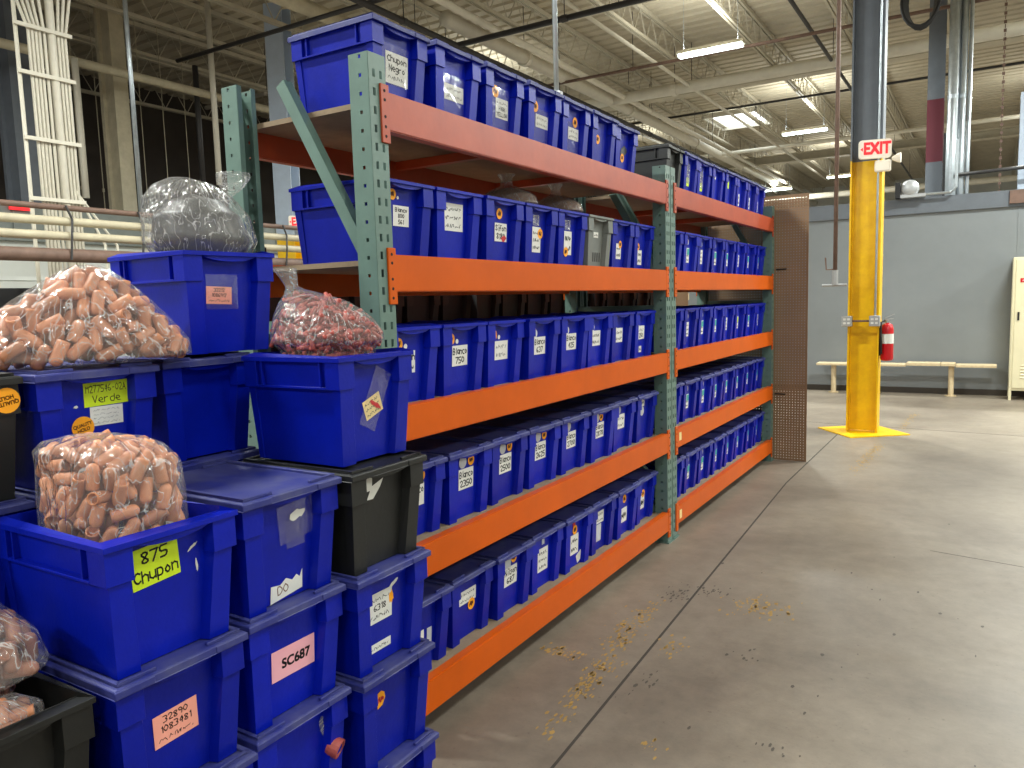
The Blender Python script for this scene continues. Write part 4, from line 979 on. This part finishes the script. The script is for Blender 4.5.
# bags in the black tote
f = bag_shape([(0, .8, 0, 0, .1), (.03, .95, 0, 0, .1), (.2, 1.0, 0, 0, .2), (.29, 1.0, .0, .0, .3), (.34, 1.25, .075, .005, .3), (.40, 1.2, .06, .0, .4), (.46, .85, .02, -.01, .6), (.50, .4, -.03, -.02, 1.0), (.52, .15, -.04, -.02, 1.2)], .115, .122, 2.3, .05, 31)
org = (K[2].location.x-.045, K[2].location.y+.0, 2*HB+.010)
t = thing('plastic_bag', 'clear bag of brown rubber caps leaning up in the open black tote', 'bag', org); link('bag_film', bag_mesh(f, 'bag_film', M['film']), t)
fill_caps(org, 0, f, inside_of(f), 75, CAP['brown_cap'], 'brown rubber cap inside the leaning bag in the black tote', 'caps in the leaning bag', 2, zmin=.24, sc=1.15)
f = bag_shape([(0, .8, 0, 0, .1), (.03, 1, 0, 0, .1), (.2, 1.0, 0, 0, .2), (.27, .9, 0, 0, .4), (.30, .55, 0, 0, .8), (.308, .15, 0, 0, 1.2)], .048, .118, 2.4, .06, 33)
org = (K[2].location.x+.118, K[2].location.y, 2*HB+.010)
t = thing('plastic_bag', 'milky bag of pink rubber caps flat in the open black tote', 'bag', org); link('bag_film', bag_mesh(f, 'bag_film', M['film_milky']), t)
fill_caps(org, 0, f, inside_of(f), 22, CAP['tan_cap'], 'pinkish rubber cap inside the milky bag in the black tote', 'caps in the milky bag', 12, zmin=.16)
# red pieces in the C5 tote
def bits(name, f, m, count, seed, parent, R, L_, bounds, zmin=0):
    r = random.Random(seed); ok = inside_of(f); mb = MB(); n = 0; (x0, x1), (y0, y1), (z0, z1) = bounds
    for _ in range(count*6):
        if n >= count: break
        p = Vector((r.uniform(x0, x1), r.uniform(y0, y1), r.uniform(max(z0, zmin), z1)))
        if not ok(p, R*1.3) : continue
        d = Vector((r.gauss(0, 1), r.gauss(0, 1), r.gauss(0, .6))).normalized()*L_*r.uniform(.35, .55); n += 1
        mb.tube([p-d, p-d*.9, p+d*.9, p+d], [R*.6, R, R, R*.6], 6)
    o = mb.build(name, m, parent, smooth=True); o['kind'] = 'stuff'; return o
f = bag_shape([(0, .8, 0, 0, .1), (.02, .95, 0, 0, .1), (.24, 1, 0, 0, .15), (.31, 1.0, 0, 0, .2), (.335, 1.2, 0, 0, .3), (.36, 1.18, .0, 0, .3), (.41, 1.0, -.02, 0, .5), (.45, .72, -.05, 0, .8), (.475, .4, -.09, 0, 1.1), (.49, .2, -.125, 0, 1.4), (.50, .13, -.14, 0, 1.0), (.525, .18, -.15, 0, 1.6), (.555, .24, -.165, 0, 2.0)], .140, .126, 2.4, .055, 44)
org = (C5.location.x, C5.location.y, C5.location.z+.008)
t = thing('plastic_bag', 'clear knotted bag of red rubber pieces standing in the open tote', 'bag', org, C5.rotation_euler.z); link('bag_film', bag_mesh(f, 'bag_film', M['film']), t)
bits('red_pieces', f, M['red_bits'], 900, 3, t, .0065, .036, ((-.24, .19), (-.13, .13), (0, .47)), .2)
# knotted grey bag on P6
f = bag_shape([(0, .45, .02, 0, .3), (.012, .85, .0, 0, .3), (.07, 1.05, .0, 0, .3), (.15, 1.0, -.01, .0, .3), (.21, .82, -.03, 0, .5), (.25, .55, -.045, 0, .9), (.272, .2, -.06, 0, 1.2)], .16, .155, 2.0, .06, 55)
org = (P6.location.x+.03, P6.location.y+.02, P6.location.z+TH*1.05-.03); t = thing('plastic_bag', 'knotted clear bag with dark grey filling on the topmost tote', 'bag', org, math.radians(25)); link('bag_film', bag_mesh(f, 'bag_film', M['film_milky']), t)
f2 = bag_shape([(.01, .5, .0, .0, 0), (.03, .86, .0, .0, 0), (.08, .95, .0, .0, .3), (.15, .84, -.01, .0, .4), (.2, .5, -.02, .01, .5), (.222, .08, -.03, .01, .5)], .155, .15, 2.0, .04, 61)
link('dark_filling', bag_mesh(f2, 'dark_filling', M['dark_bits'], 60, 26), t)
f3 = bag_shape([(.19, .22, .02, .07, .6), (.225, .15, .045, .09, 1), (.25, .22, .06, .105, 1.5), (.285, .34, .06, .12, 1.8), (.30, .32, .06, .12, 2)], .155, .15, 2, .07, 8)
link('bag_ear', bag_mesh(f3, 'bag_ear', M['film_milky'], 60, 20), t)
# brown bags lying over the second shelf totes
for x, y, s, lb in ((-2.02, 3.27, 1.0, 'brownish full bag resting on the totes, nearer the near post'), (-1.99, 3.72, .95, 'brownish full bag resting on the totes beside the grey bin')):
    f = bag_shape([(0, .8, 0, 0, .1), (.02, 1, 0, 0, .2), (.06, .9, 0, 0, .3), (.09, .6, 0, 0, .7), (.115, .2, .0, 0, 1.2), (.145, .16, .0, 0, 1.6), (.17, .26, .0, 0, 2)], .17*s, .13*s, 2.1, .06, 70)
    t = thing('plastic_bag', lb, 'bag', (x, y, ZT[1]+TH-.0112)); link('bag_film', bag_mesh(f, 'bag_film', M['film']), t)
    g = bag_shape([(.004, .7, 0, 0, 0), (.02, .93, 0, 0, .2), (.06, .83, 0, 0, .3), (.09, .5, 0, 0, .7), (.105, .1, 0, 0, .5)], .17*s, .13*s, 2.1, .05, 71)
    link('brown_filling', bag_mesh(g, 'brown_filling', M['kraft'], 48, 20), t)
